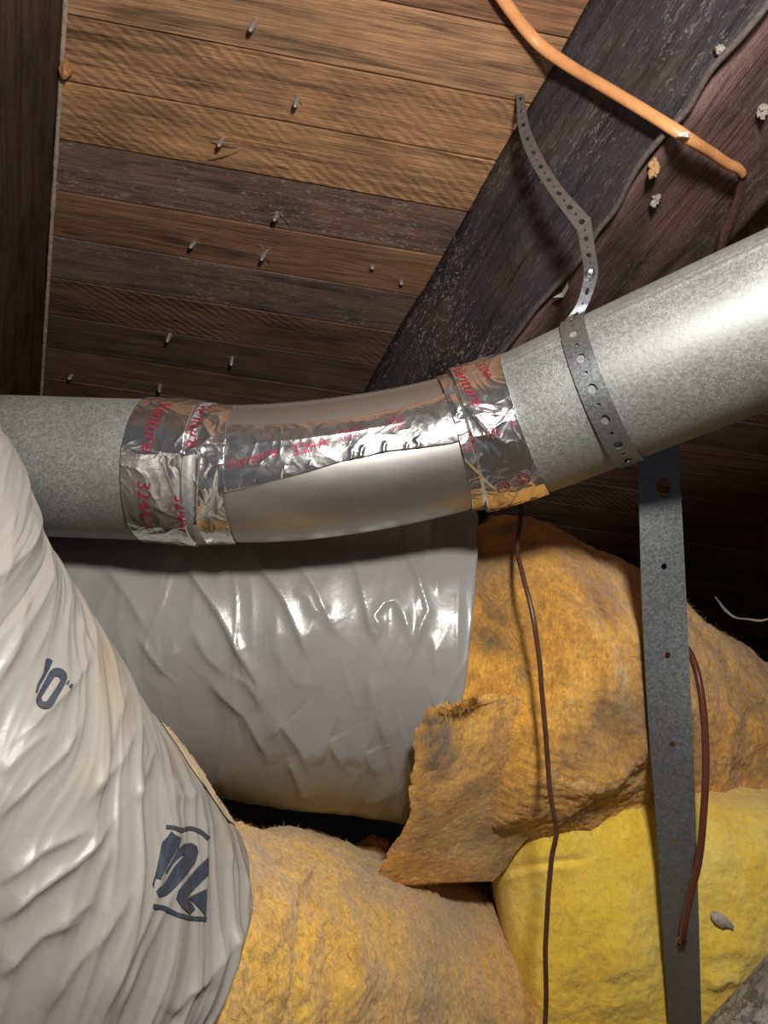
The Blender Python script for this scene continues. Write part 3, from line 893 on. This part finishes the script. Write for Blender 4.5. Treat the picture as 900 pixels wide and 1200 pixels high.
# ------------------------------------------------------------------ jacketed duct behind (grey plastic, orange fibreglass)
back_t = thing('insulated_duct', 'large insulated duct in glossy grey plastic with orange fibreglass bursting out', 'duct', P(550, 1000, 1.0))
bj = Tube([P(-160, 742, 1.0), P(0, 738, 1.0), P(150, 740, 1.0), P(300, 747, 1.0), P(450, 764, 1.0), P(560, 782, 1.0), P(640, 800, 1.0)], [.20, .20, .20, .20], [.202, .205, .212, .215], 500)
bf = [([(290, 640), (305, 665), (330, 700), (352, 752), (362, 775)], 3, 16, .007),
      ([(352, 640), (352, 665), (368, 690), (388, 735), (398, 745)], 3, 14, .006),
      ([(345, 690), (360, 700), (372, 725)], 4, 8, .004),
      ([(408, 640), (418, 668), (432, 735), (440, 752)], 2.5, 12, .006),
      ([(440, 752), (447, 735), (440, 722), (450, 708), (462, 704), (472, 722), (484, 758)], 2.5, 7, .0055),
      ([(472, 640), (490, 680), (500, 715), (488, 745), (482, 756)], 2.5, 8, .0065),
      ([(500, 640), (508, 672), (512, 700)], 3, 8, .004),
      ([(205, 640), (225, 675), (255, 720), (275, 760), (300, 800), (306, 828)], 2.5, 12, .0075),
      ([(306, 834), (300, 815), (288, 800), (272, 790)], 3, 9, .004),
      ([(160, 745), (175, 770), (190, 788), (205, 765), (203, 750)], 2.5, 7, .005),
      ([(120, 660), (150, 700), (170, 738)], 4, 14, .005),
      ([(225, 740), (240, 770), (262, 792)], 4, 12, .005),
      ([(270, 745), (285, 790), (310, 830)], 5, 14, .005),
      ([(240, 800), (285, 840), (310, 885), (312, 900)], 5, 18, .008),
      ([(310, 870), (330, 850), (352, 880), (362, 905)], 5, 12, .007),
      ([(335, 890), (352, 925), (357, 945)], 4, 12, .006),
      ([(372, 900), (385, 870), (402, 905)], 4, 12, .006),
      ([(418, 905), (428, 885), (440, 915)], 4, 12, .005),
      ([(320, 720), (320, 760), (345, 800), (380, 810)], 8, 20, .004),
      ([(430, 790), (440, 840), (455, 880)], 6, 18, .004),
      ([(505, 740), (512, 790), (505, 850)], 4, 12, .004),
      ([(536, 640), (536, 720), (534, 800)], 3, 6, .003)]
def bj_fn(u, a):
    p, nn = bj.at(u, a)
    xy = PX(p)
    q = np.stack([u * bj.len, a * .2, a * 0], -1)
    w = q + .03 * np.stack([noise(q, 9, 1), noise(q, 9, 2), q[..., 2]], -1)
    h = .006 * noise(w * np.array([1, .35, 1]), 8, 4) + .0010 * np.clip(1 - np.abs(noise(w * np.array([1, .2, 1]), 24, 6)) * 3, -.6, 1) + .0005 * noise(w * np.array([1, .3, 1]), 40, 8) + .0016 * crease_lines(w * np.array([1, .22, 1]), 13, 51, .07) + .0010 * crease_lines(w * np.array([1, .3, 1]), 26, 53, .09)
    h = h - .004 + .68 * folds(xy, [(f[0], f[1] * 1.15, f[2] * 1.25, f[3]) for f in bf], .05) * (nn[..., 2] < .2)
    return p + nn * h[..., None]
ujr = bj.u_at_px(523)
jack_b = tube_mesh('jacket', bj_fn, 380, 760, M['jacket_back'], back_t, 0.0, lambda a: ujr + .004 * noise(np.stack([np.cos(a), np.sin(a), a * 0], -1), 4, 2), cap=False)
jack_b['label'] = 'glossy wrinkled grey plastic jacket'
jack_b.modifiers.new('thickness', 'SOLIDIFY').thickness = .0006

iw = Tube([P(440, 770, 1.0), P(540, 784, 1.0), P(620, 806, 1.06), P(700, 846, 1.17), P(780, 900, 1.26), P(860, 970, 1.33), P(960, 1070, 1.40), P(1040, 1180, 1.44)], [.205, .205, .20, .20, .205, .21, .22], [.212, .214, .222, .246, .258, .262, .262], 500)
u551, u482 = iw.u_at_px(525), iw.u_at_px(480)
def iw_start(a):
    return np.full(a.shape, u551 - .05)
wf = [([(690, 930), (715, 902), (745, 872), (775, 845)], 10, 16, .010), ([(655, 925), (690, 915), (730, 885)], 6, 14, .008), ([(560, 930), (590, 890), (610, 860), (640, 840)], 6, 20, .010),
      ([(560, 840), (572, 800), (575, 760)], 4, 8, .006), ([(560, 690), (575, 660), (565, 640)], 6, 10, .005), ([(840, 860), (865, 830), (890, 815)], 5, 14, .008), ([(860, 900), (880, 870), (900, 860)], 5, 14, .008), ([(640, 760), (700, 740), (760, 760)], 20, 30, .006)]
def iw_fn(u, a):
    p, nn = iw.at(u, a)
    base = iw_start(a)
    rimk = smooth(.0, .012, u - base)
    up_ = np.ones_like(a)
    h = .004 + .010 * fbm(p, 8, 2, 2) + .0032 * fbm(p * np.array([1, .7, 1]), 30, 3, 7) + .0016 * fbm(p, 120, 3, 9, .6) + folds(PX(p), wf, .9) * (nn[..., 2] < .2)
    h = h * (.25 + .75 * rimk) - .012 * (1 - rimk)
    inside = up_ * (1 - smooth(u551 - .002, u551 + .03, u))
    h = h * (1 - inside) - .030 * inside
    return p + nn * h[..., None]
ins_b = tube_mesh('insulation', iw_fn, 420, 900, M['wool_back'], back_t, iw_start, 1.0, cap=False)
def soil(o, blobs):                                             # soot and dust on the old fibreglass
    co = np.empty(len(o.data.vertices) * 3); o.data.vertices.foreach_get('co', co); co = co.reshape(-1, 3)
    xy = PX(np.stack([co[:, 0], H - co[:, 2], co[:, 1]], -1))
    dirt = np.zeros(len(co))
    for x, y, rx, ry, k in blobs:
        dirt = np.maximum(dirt, k * np.exp(-((xy[:, 0] - x) / rx) ** 2 - ((xy[:, 1] - y) / ry) ** 2))
    at = o.data.attributes.new('dirt', 'FLOAT', 'POINT'); at.data.foreach_set('value', dirt.astype(np.float32))
dark_spots = ((512, 872, 28, 44, .95), (505, 845, 16, 14, 1), (575, 752, 20, 18, .85), (583, 722, 13, 12, .5), (735, 838, 55, 34, .65), (700, 880, 40, 30, .45), (575, 975, 45, 40, .45), (495, 930, 12, 50, .5), (640, 640, 90, 40, .35), (560, 925, 22, 12, .4))  # soot stains; the wide faint spot darkens the wool under the duct
soil(ins_b, dark_spots)
fl_l = [(546, 827, .776), (520, 833, .770), (503, 835, .770), (493, 848, .770), (487, 872, .774), (484, 900, .781), (481, 935, .795), (480, 956, .810), (468, 979, .828), (455, 1000, .845), (447, 1018, .858), (452, 1030, .872), (478, 1033, .884), (500, 1031, .894)]
fl_r = [(566, 818, .800), (590, 816, .812), (620, 820, .83), (650, 832, .85), (672, 852, .87), (682, 880, .875), (678, 905, .872), (664, 926, .872), (648, 943, .878), (632, 960, .886), (616, 980, .894), (602, 998, .902), (590, 1015, .91), (576, 1030, .915)]
nu, nv = 240, 190
tl = np.linspace(0, 1, nu)
EL = catmull(np.array([P(*q) for q in fl_l]), tl); ER = catmull(np.array([P(*q) for q in fl_r]), tl)
sv = np.linspace(0, 1, nv)[None, :, None]
G = EL[:, None] * (1 - sv) + ER[:, None] * sv
edge_j = .0028 * fbm(EL, 60, 3, 71)[:, None] * np.exp(-sv[..., 0] / .12)
ray = unit(G)
ff_ = [([(462, 1010), (500, 965), (540, 920), (620, 860)], 9, 26, .013), ([(520, 1025), (540, 985), (580, 950)], 8, 16, .006), ([(505, 900), (512, 870), (520, 850)], 5, 10, .005)]
hh = .004 + .008 * fbm(G, 9, 2, 72) + .0020 * fbm(G * np.array([1, .6, 1]), 34, 3, 73) + .0007 * fbm(G, 110, 3, 74, .6) + folds(PX(G), ff_, .9) - .006 * np.exp(-sv[..., 0] / .04)
G = G - ray * hh[..., None] + np.array([1.0, .3, 0]) * edge_j[..., None]
flap = fixn(link('torn_flap', mesh_np('torn_flap', W(G).reshape(-1, 3), grid_faces(nu, nv)), M['wool_back'], back_t))
md = flap.modifiers.new('thickness', 'SOLIDIFY'); md.thickness = .008; md.offset = 0
flap['label'] = 'torn sooty flap of fibreglass lapping over the grey plastic'
soil(flap, dark_spots)
fuzz('loose_fibres', flap, 5000, M['fibre'], .011, back_t, .00016)
fuzz('loose_fibres', flap, 500, M['tuft'], .016, back_t, .00022)
ins_b['label'] = 'dirty orange fibreglass insulation'
fuzz('loose_fibres', ins_b, 26000, M['fibre'], .013, back_t, .00016)
# curled scrap of fibreglass under the torn flap, blackened tufts on the tear
def lump(name, c, r, mat, parent, seed, nu=60, nv=90, amp=.3):
    th = np.linspace(0.02, np.pi - .02, nu); ph = np.linspace(0, 2 * np.pi, nv, endpoint=False)
    T, Pp = np.meshgrid(th, ph, indexing='ij')
    D = np.stack([np.sin(T) * np.cos(Pp), np.cos(T), np.sin(T) * np.sin(Pp)], -1)
    m = np.mean(r)
    h = 1 + amp * fbm(D * m + seed, 1.2 / m, 4, seed, .55)
    V = np.asarray(c) + D * np.asarray(r) * h[..., None]
    b = V.reshape(-1, 3)
    Q = [grid_faces(nu, nv, True), np.array([list(range(nv))[::-1]]), np.array([list(range((nu - 1) * nv, nu * nv))])]
    return fixn(link(name, mesh_np(name, W(b), Q), mat, parent))
o = lump('torn_scrap', P(437, 1002, 1.0), (.024, .022, .02), M['wool_back'], back_t, 4); o['label'] = 'curled orange fibreglass scrap under the torn flap'
for (x, y, z, r) in ((510, 845, .803, (.020, .016, .008)), (504, 862, .800, (.012, .014, .007)), (524, 838, .804, (.012, .008, .006))):
    pass

# ------------------------------------------------------------------ jacketed duct in front (pale plastic)
front_t = thing('insulated_duct', 'bulky insulated duct in pale wrinkled plastic with blue print in front of the metal duct', 'duct', P(100, 1400, .62))
fj = Tube([P(-348, 400, .50), P(-293, 560, .50), P(-222, 720, .51), P(-120, 900, .53), P(-20, 1040, .56), P(70, 1160, .61), P(150, 1260, .66)], [.16, .16, .16, .165, .17, .175], [.16, .16, .16, .17, .182, .185], 500)
ff = [([(0, 1085), (40, 1050), (90, 1015), (120, 985), (140, 960)], 3, 14, .009), ([(0, 1040), (50, 1000), (100, 975), (112, 975)], 3, 10, .006), ([(70, 1090), (110, 1060), (120, 1030), (138, 985)], 4, 12, .006),
      ([(120, 1195), (140, 1150), (160, 1110), (185, 1060), (200, 1000), (215, 960)], 3, 12, .007), ([(140, 1195), (165, 1140), (190, 1085), (215, 1030)], 3, 9, .005), ([(60, 1195), (90, 1140), (130, 1090), (160, 1040)], 4, 12, .006),
      ([(243, 1080), (245, 1030), (243, 970), (236, 930), (228, 905)], 2, 10, .007), ([(210, 905), (216, 930), (225, 935), (233, 920)], 3, 6, .006), ([(240, 1160), (262, 1125), (285, 1085)], 3, 10, .006), ([(205, 1195), (225, 1165), (250, 1150)], 3, 12, .007),
      ([(252, 1165), (262, 1130), (268, 1090)], 3, 6, .004), ([(105, 945), (120, 915), (132, 880), (140, 840), (150, 800)], 3, 12, .006), ([(20, 870), (60, 830), (90, 800), (105, 775), (108, 745)], 3, 10, .005),
      ([(0, 800), (20, 760), (30, 720), (38, 680)], 4, 10, .005), ([(0, 700), (12, 640), (18, 580)], 4, 10, .005), ([(40, 780), (62, 730), (70, 690), (64, 650)], 3, 8, .004), ([(115, 930), (145, 890), (160, 850)], 4, 10, .005),
      ([(0, 960), (40, 920), (80, 880), (100, 840)], 3, 14, .006), ([(0, 910), (30, 880), (60, 855)], 4, 10, .004), ([(160, 940), (180, 900), (190, 865)], 3, 10, .005), ([(265, 1020), (270, 980), (262, 950)], 4, 10, .004), ([(0, 1150), (50, 1100), (100, 1080)], 4, 14, .006), ([(270, 1150), (285, 1100), (290, 1060), (280, 1010)], 3, 8, .004)]
ufr = .80
def fj_end(a):
    q = np.stack([np.cos(a), np.sin(a), a * 0], -1)
    return ufr + .006 * noise(q, 5, 4)
def fj_fn(u, a):
    p, nn = fj.at(u, a)
    xy = PX(p)
    q = np.stack([u * fj.len - a * .095, a * .17, a * 0], -1)
    w = q + .02 * np.stack([noise(q, 11, 1), noise(q, 11, 2), q[..., 2]], -1)
    rid = lambda s, k, st: np.clip(1 - np.abs(noise(w * np.array([1, st, 1]), s, k)) * 2.6, -.7, 1)
    h = .006 * noise(w * np.array([1, .22, 1]), 10, 4) + .0026 * rid(20, 6, .08) + .0018 * rid(44, 8, .09) + .0006 * rid(90, 9, .12) + .0030 * crease_lines(w * np.array([1, .10, 1]), 15, 61, .10) + .0022 * crease_lines(w * np.array([1, .13, 1]), 28, 63, .13) - .0022 * crease_lines(w * np.array([1, .10, 1]), 21, 67, .12)
    h = h - .006 + folds(xy, [(f[0], f[1] * 1.7 + 1, f[2] * 1.15, f[3] * .62) for f in ff], .10) * (nn[..., 2] < .3)
    e = fj_end(a) - u
    h = h - .012 * smooth(.05, .0, e) - .03 * smooth(.012, 0, e)
    return p + nn * h[..., None]
jack_f = tube_mesh('jacket', fj_fn, 520, 760, M['jacket_front'], front_t, 0.0, fj_end, cap=False)
jack_f['label'] = 'pale wrinkled plastic jacket'
jack_f.modifiers.new('thickness', 'SOLIDIFY').thickness = .0006
fw = Tube([P(-20, 1040, .57), P(90, 1130, .63), P(200, 1190, .72), P(330, 1200, .86), P(470, 1228, .99), P(590, 1240, 1.09), P(680, 1260, 1.15)], [.15, .165, .185, .20, .205, .20, .20], [.155, .175, .20, .215, .22, .22, .22], 500)
wff = [([(330, 1200), (325, 1120), (335, 1050), (372, 990), (385, 975)], 6, 14, .012), ([(420, 1200), (415, 1140), (400, 1080), (372, 995)], 6, 16, .012), ([(440, 1180), (430, 1120), (412, 1060)], 5, 8, .006), ([(480, 1190), (500, 1120), (490, 1060)], 10, 24, .006), ([(350, 1180), (360, 1120), (375, 1060)], 6, 9, .005), ([(300, 1130), (312, 1100), (318, 1060)], 4, 7, .005)]
def fw_fn(u, a):
    p, nn = fw.at(u, a)
    h = .010 * fbm(p, 8, 2, 12) + .003 * fbm(p * np.array([1, .5, 1]), 34, 3, 17) + .0014 * fbm(p, 120, 3, 19, .6) + folds(PX(p), wff, .9) * (nn[..., 2] < .2)
    return p + nn * h[..., None]
ins_f = tube_mesh('insulation', fw_fn, 360, 700, M['wool_front'], front_t, 0.05, 1.0, cap=False)
ins_f['label'] = 'tan and orange fibreglass insulation bulging out of the jacket'
fuzz('loose_fibres', ins_f, 22000, M['fibre'], .011, front_t, .00014)

soil(jack_f, ((128, 790, 16, 55, .8), (108, 705, 14, 40, .5), (150, 830, 25, 25, .4), (215, 880, 20, 30, .5), (270, 960, 16, 40, .5), (70, 640, 10, 30, .4)))
soil(jack_b, ((400, 960, 140, 40, .6), (250, 920, 60, 40, .5), (480, 930, 40, 40, .4)))
soil(ins_f, ((330, 960, 60, 26, 1), (450, 1035, 70, 40, 1), (540, 1070, 60, 60, 1), (500, 1140, 50, 100, .9), (300, 1000, 14, 60, .8), (560, 1170, 40, 60, .5), (440, 1180, 14, 60, .5)))
# blue print on the pale jacket
def bvh_of(o):
    me = o.data
    return BVHTree.FromPolygons([v.co[:] for v in me.vertices], [p.vertices[:] for p in me.polygons])
bv = bvh_of(jack_f)
def stroke(pts, w):
    pts = catmull(np.array([(x, y, 0) for x, y in pts], float), 20)[:, :2]
    t = unit(np.gradient(pts, axis=0)); nn = np.stack([-t[:, 1], t[:, 0]], -1)
    return [tuple(q) for q in pts + nn * w / 2] + [tuple(q) for q in (pts - nn * w / 2)[::-1]]
def decal(name, polys, parent, mat, holes=(), lift=.0009):
    """flat print: outline meshes laid onto the folded plastic"""
    cu = bpy.data.curves.new('decal', 'CURVE'); cu.dimensions = '2D'; cu.fill_mode = 'FRONT'
    for poly in list(polys) + list(holes):
        sp = cu.splines.new('POLY'); sp.points.add(len(poly) - 1); sp.use_cyclic_u = True
        for pt, (x, y) in zip(sp.points, poly):
            pt.co = (x, -y, 0, 1)
    ob = bpy.data.objects.new('decal', cu); COL.objects.link(ob)
    me = bpy.data.meshes.new_from_object(ob.evaluated_get(bpy.context.evaluated_depsgraph_get()))
    bpy.data.objects.remove(ob); bpy.data.curves.remove(cu)
    refine(me, 1.6)
    V = []
    eye = Vector((0, 0, H))
    for v in me.vertices:
        d = Vector(Wv(P(v.co.x, -v.co.y, 1.0)).tolist()).normalized()
        hit = bv.ray_cast(eye, d)
        k = 0
        while hit[0] is None and k < 20:
            k += 1
            hit = bv.ray_cast(eye, Vector(Wv(P(v.co.x - 1.5 * k, -v.co.y + .5 * k, 1.0)).tolist()).normalized())
        if hit[0] is None:
            V.append((eye + d * .6)[:]); continue
        nn = hit[1] if hit[1].dot(d) < 0 else -hit[1]
        V.append((hit[0] + nn * lift)[:])
    me.vertices.foreach_set('co', np.array(V, np.float32).ravel())
    me.update()
    return link(name, me, mat, parent)
bs = [(190, 838), (203, 846), (218, 866), (234, 892), (250, 914), (266, 938), (280, 962), (272, 960), (256, 938), (243, 918), (228, 896), (214, 874), (201, 856)]
bs = catmull(np.array([(x + 2 * noise(np.array([x, y, 1.0]), .13), y, 0) for x, y in bs + bs[:1]]), 60)[:-1, :2]
o = decal('torn_backing', [[tuple(q) for q in bs - np.array([6.0, -3])]], jack_f, M['paper'], lift=.0016); o['label'] = 'torn tan backing'
cap = lambda c0, c1, r: [(c0[0] + r * math.cos(t), c0[1] + r * math.sin(t)) for t in np.linspace(math.atan2(c0[1] - c1[1], c0[0] - c1[0]) - 1.57, math.atan2(c0[1] - c1[1], c0[0] - c1[0]) + 1.57, 10)] + [(c1[0] + r * math.cos(t), c1[1] + r * math.sin(t)) for t in np.linspace(math.atan2(c1[1] - c0[1], c1[0] - c0[0]) - 1.57, math.atan2(c1[1] - c0[1], c1[0] - c0[0]) + 1.57, 10)]
o = decal('printed_numeral', [cap((66.5, 794.5), (53, 820), 11.5)], jack_f, M['ink_blue'], [cap((66, 797), (52, 819), 4)]); o['label'] = 'blue printed 0'
o = decal('printed_mark', [[(53, 772), (57, 772), (61, 775), (57, 784), (51, 795), (46, 803), (43, 812), (41, 811), (43, 802), (50, 788)]], jack_f, M['ink_blue']); o['label'] = 'blue printed stroke'
o = decal('printed_mark', [[(79, 798), (81, 799), (79, 803.5), (77, 802)], [(82, 801.5), (85, 803), (82.5, 807), (80, 805)]], jack_f, M['ink_blue']); o['label'] = 'tiny blue printed marks'
S7 = lambda q: [(150 + x / 4.617, 940 + y / 4.617) for x, y in q]
logo = [stroke(S7([(203, 135), (245, 140), (285, 152), (330, 143), (385, 160), (434, 200)]), 4.8), stroke(S7([(132, 562), (190, 572), (255, 603), (330, 625), (421, 632)]), 5.2),
        S7([(232, 158), (255, 180), (285, 195), (272, 245), (235, 300), (200, 355), (178, 420), (150, 410), (140, 440), (135, 470), (128, 440), (150, 370), (168, 290), (180, 220), (205, 195)]),
        S7([(270, 250), (300, 226), (340, 222), (370, 240), (378, 275), (360, 330), (318, 385), (262, 455), (205, 505), (165, 512), (150, 480), (190, 440), (245, 350), (300, 290), (290, 285), (240, 335), (205, 385), (200, 370)]),
        S7([(432, 298), (432, 395), (315, 512), (362, 578), (332, 606), (290, 570), (258, 520), (268, 480), (330, 400), (380, 345)]),
        S7([(422, 470), (418, 615), (370, 560), (322, 515)])]
o = decal('printed_emblem', logo, jack_f, M['ink_blue']); o['label'] = 'blue printed emblem cut off by a fold'

# ------------------------------------------------------------------ bright yellow batt
batt = Tube([P(588, 1110, .995), P(640, 1101, .995), P(700, 1098, .995), P(780, 1100, 1.0), P(880, 1116, 1.02), P(1000, 1156, 1.05), P(1120, 1206, 1.09)], [.118, .118], [.214, .214], 500)
yf = [([(640, 1200), (650, 1150), (690, 1110), (760, 1100)], 14, 26, .006), ([(690, 1185), (740, 1165), (775, 1170)], 10, 18, .006), ([(830, 1010), (860, 1000), (900, 1015)], 14, 22, .005), ([(578, 1035), (605, 1024), (640, 1015), (690, 1010)], 5, 14, .014), ([(590, 1200), (583, 1140), (586, 1090), (580, 1045)], 5, 12, .008), ([(610, 1200), (600, 1150), (596, 1090)], 6, 14, .006), ([(660, 1090), (700, 1080), (760, 1095)], 14, 20, .004), ([(700, 1140), (740, 1130), (775, 1125)], 8, 14, .006), ([(825, 1120), (860, 1110), (890, 1125)], 8, 14, .006), ([(830, 1160), (850, 1145), (868, 1150)], 5, 10, .008), ([(620, 990), (640, 960), (660, 945)], 8, 20, .006)]
yd = [([(580, 1026), (610, 1018), (650, 1012), (690, 1008)], 5, 7, .018), ([(770, 1128), (790, 1118), (800, 1100)], 6, 10, .004)]
def batt_fn(u, a):
    uc_ = np.maximum(u, .004)
    p, nn = batt.at(uc_, a)
    bx = (np.abs(np.cos(a)) ** 3.6 + np.abs(np.sin(a)) ** 3.6) ** (-1 / 3.6)      # squarish section
    k = np.clip(u / .10, 0, 1)
    kk = (1 - (1 - k) ** 2.6) ** (1 / 2.6)
    f = uc_ * (batt.n - 1); i = np.clip(f.astype(int), 0, batt.n - 2)
    C = batt.C[i]
    p = C + (p - C) * (bx * np.maximum(kk, .02))[..., None]
    p = p + (batt.C[0] - batt.C[1])[None, None] * 0
    h = -.004 + .007 * fbm(p, 8, 2, 32) + .002 * fbm(p, 30, 3, 37) + .0007 * fbm(p, 120, 3, 39, .6)
    h = h + (folds(PX(p), yf, .9) - folds(PX(p), yd, .6)) * (nn[..., 2] < .3)
    return p + nn * (h * np.clip(kk * 2, 0, 1))[..., None]
bt = thing('insulation_batt', 'bright yellow fibreglass batt bulging below the old orange insulation', 'insulation', P(800, 1380, 1.03))
bb = tube_mesh('batt_body', batt_fn, 420, 700, M['wool_new'], bt, 0.0, 1.0, cap=True)
fuzz('loose_fibres', bb, 16000, M['fibre_new'], .009, bt, .00014)
def flake(name, center, a, b, r1, r2, mat, seed, n=16, thick=.0012):
    an = np.linspace(0, 2 * np.pi, n, endpoint=False)
    rr = 1 + .25 * np.array([noise(np.array([math.cos(t), math.sin(t), seed]), 1.6, seed) for t in an])
    ring = np.array([center + a * r1 * q * math.cos(t) + b * r2 * q * math.sin(t) + np.array([0, 0, -1]) * .002 * math.sin(2 * t) for t, q in zip(an, rr)])
    V = np.vstack([ring, center[None]])
    me = mesh_np(name, W(V), np.array([[n, i, (i + 1) % n] for i in range(n)]))
    o = link(name, me, mat)
    o.modifiers.new('thickness', 'SOLIDIFY').thickness = thick
    return o

# ------------------------------------------------------------------ tarnished duct at the corner
cd = Tube([P(1272, 935, .68), P(1059, 1181, .68), P(954, 1301, .68), P(722, 1550, .68)], [.10], [.10], 200)
def cd_fn(u, a):
    p, nn = cd.at(u, a)
    return p + nn * (.0015 * noise(p, 14, 2))[..., None]
o = tube_mesh('tarnished_duct', cd_fn, 80, 120, M['old_galv'], None, 0, 1, cap=False)
o.modifiers.new('thickness', 'SOLIDIFY').thickness = .0008
tag(o, 'mottled tarnished grey metal duct cutting across the bright yellow batt', 'duct')

# ------------------------------------------------------------------ nails, crumbs, cobweb
def nail(x, y, L, bend, r=.0017):
    L *= 1.35
    b = on_deck(x, y)
    ax = unit(nr + pl * bend[0] + ey * bend[1])
    t = unit(np.cross(ax, pl)); s = np.cross(ax, t)
    rows = [(r, -.008), (r * 1.02, L * .35), (r * .95, L * .75), (r * .55, L * .92), (r * .08, L)]
    a = np.linspace(0, 2 * np.pi, 8, endpoint=False)
    V = np.array([[b + ax * z + pl * bend[0] * z * z * 8 + (t * math.cos(q) + s * math.sin(q)) * rr for q in a] for rr, z in rows]).reshape(-1, 3)
    Q = [grid_faces(5, 8, True), np.array([list(range(32, 40))])]
    return fixn(link('nail', mesh_np('nail', W(V), Q), M['nail'], ceiling))
def splinters(x, y, k, L, mat, seed, name='splinter'):
    r_ = random.Random(seed)
    b = on_deck(x, y)
    V, Q = [], []
    for j in range(k):
        d = unit(nr * r_.uniform(.1, 1.1) + pl * r_.uniform(-1, 1) + ey * r_.uniform(-1, 1))
        sd = unit(np.cross(d, nr + .1)) * r_.uniform(.0006, .0016)
        o_ = b + (pl * r_.uniform(-1, 1) + ey * r_.uniform(-1, 1)) * .004 - nr * .001
        LL = L * r_.uniform(.5, 1.2)
        th = unit(np.cross(d, sd)) * .0007
        n0 = len(V)
        V += [o_ - sd, o_ + sd, o_ + th, o_ + d * LL]
        Q += [(n0, n0 + 1, n0 + 3), (n0 + 1, n0 + 2, n0 + 3), (n0 + 2, n0, n0 + 3)]
    return link(name, mesh_np(name, W(np.array(V)), np.array(Q)), mat, ceiling, False)
for i, (x, y, L) in enumerate([(298, 27, .016), (349, 115, .016), (261, 163, .018), (325, 251, .017), (228, 284, .015), (311, 296, .018), (199, 392, .016), (272, 419, .016), (187, 452, .016), (84, 440, .011), (470, 330, .007), (436, 312, .007)]):
    nail(x, y, L, (random.uniform(-.2, .2), random.uniform(-.15, .15)), .0040)
    if i < 9:
        splinters(x, y, 12 if i in (3, 5) else 6, .024 if i in (3, 5) else .013, M['fluff'] if i in (3, 5, 0) else M['splinter'], i)
for (x0, y0, x1, y1) in ((243, 187, 283, 172), (247, 165, 281, 168)):     # straw-like splinters at a nail
    p0, p1 = on_deck(x0, y0, .006), on_deck(x1, y1, .016)
    wire('splinter', [p0, (p0 + p1) / 2 + nr * .002, p1], [.0005, .0011, .0004], M['splinter'], ceiling, 12, 6)

def small(o, label, cat): return tag(o, label, cat)
o = lump('resin_drip', on_deck(76, 80, .006) + np.array([0, 0, 0]), (.008, .013, .009), M['resin'], None, 6, 24, 32, .25)
small(o, 'amber resin blob on the pale dusty rafter edge', 'resin')
def on_side(x, y, lift): return beam_pt(x, y, lift)
o = lump('dried_cocoon', on_side(766, 193, .004), (.0065, .014, .005), M['splinter'], None, 9, 24, 32, .6)
small(o, 'curled tan cocoon on the blackened rafter beside the dusty cable', 'cocoon')
tt = on_side(655, 340, .003)
V = [tt + np.array(v) for v in ((-.008, .010, 0), (.006, .010, -.001), (.012, -.002, -.003), (.011, -.010, -.004), (.008, -.004, -.004), (.003, .004, -.001))]
me = bpy.data.meshes.new('plaster_crumb'); me.from_pydata(W(np.array(V)).tolist(), [], [(0, 1, 5), (1, 2, 4, 5), (2, 3, 4)])
o = link('plaster_crumb', me, M['pale'], None, False); o.modifiers.new('thickness', 'SOLIDIFY').thickness = .003
small(o, 'pale hooked flake stuck to the blackened rafter above the duct', 'flake')
o = lump('white_crumb', beam_pt(802, 158, .031), (.007, .003, .003), M['pale'], None, 3, 16, 20, .4)
small(o, 'white crumb stuck on the orange cable', 'crumb')
for (x, y, s, lab) in ((769, 232, .006, 'pale web fluff under the cocoon on the rafter'), (845, 60, .005, 'small pale fluff on the rafter near the top of the dusty cable'), (893, 128, .007, 'pale crumb on the reddish underside of the blackened rafter')):
    o = lump('lint_tuft', on_side(x, y, .002), (s, s * 1.2, s * .6), M['fluff'], None, int(x), 18, 22, .9)
    small(o, lab, 'lint')
bvb = bvh_of(bb)
def on_batt(x, y):
    d = Vector(Wv(P(x, y, 1.0)).tolist()).normalized()
    h_ = bvb.ray_cast(Vector((0, 0, H)), d)
    return np.array([h_[0].x, H - h_[0].z, h_[0].y]) if h_[0] is not None else P(x, y, .92)
o = flake('paper_scrap', on_batt(845, 1078) + np.array([0, 0, -.004]), unit([.75, .66, -.05]), unit([.66, -.75, .1]), .017, .0065, M['scrap'], 5, 16, .0006)
small(o, 'torn grey paper scrap lying on the bright yellow batt', 'paper')
w1 = [(838, 700, 1.0), (850, 715, 1.0), (862, 724, 1.0), (882, 726, 1.0), (905, 722, 1.0)]
wb = wire('cobweb_strand', [P(x, y, 1.15) for x, y, _ in w1], [.0012, .0026, .0012, .0022, .001], M['fluff'], None, 60, 6, 1, .004)
small(wb, 'dusty cobweb strand above the orange insulation in the dark', 'cobweb')
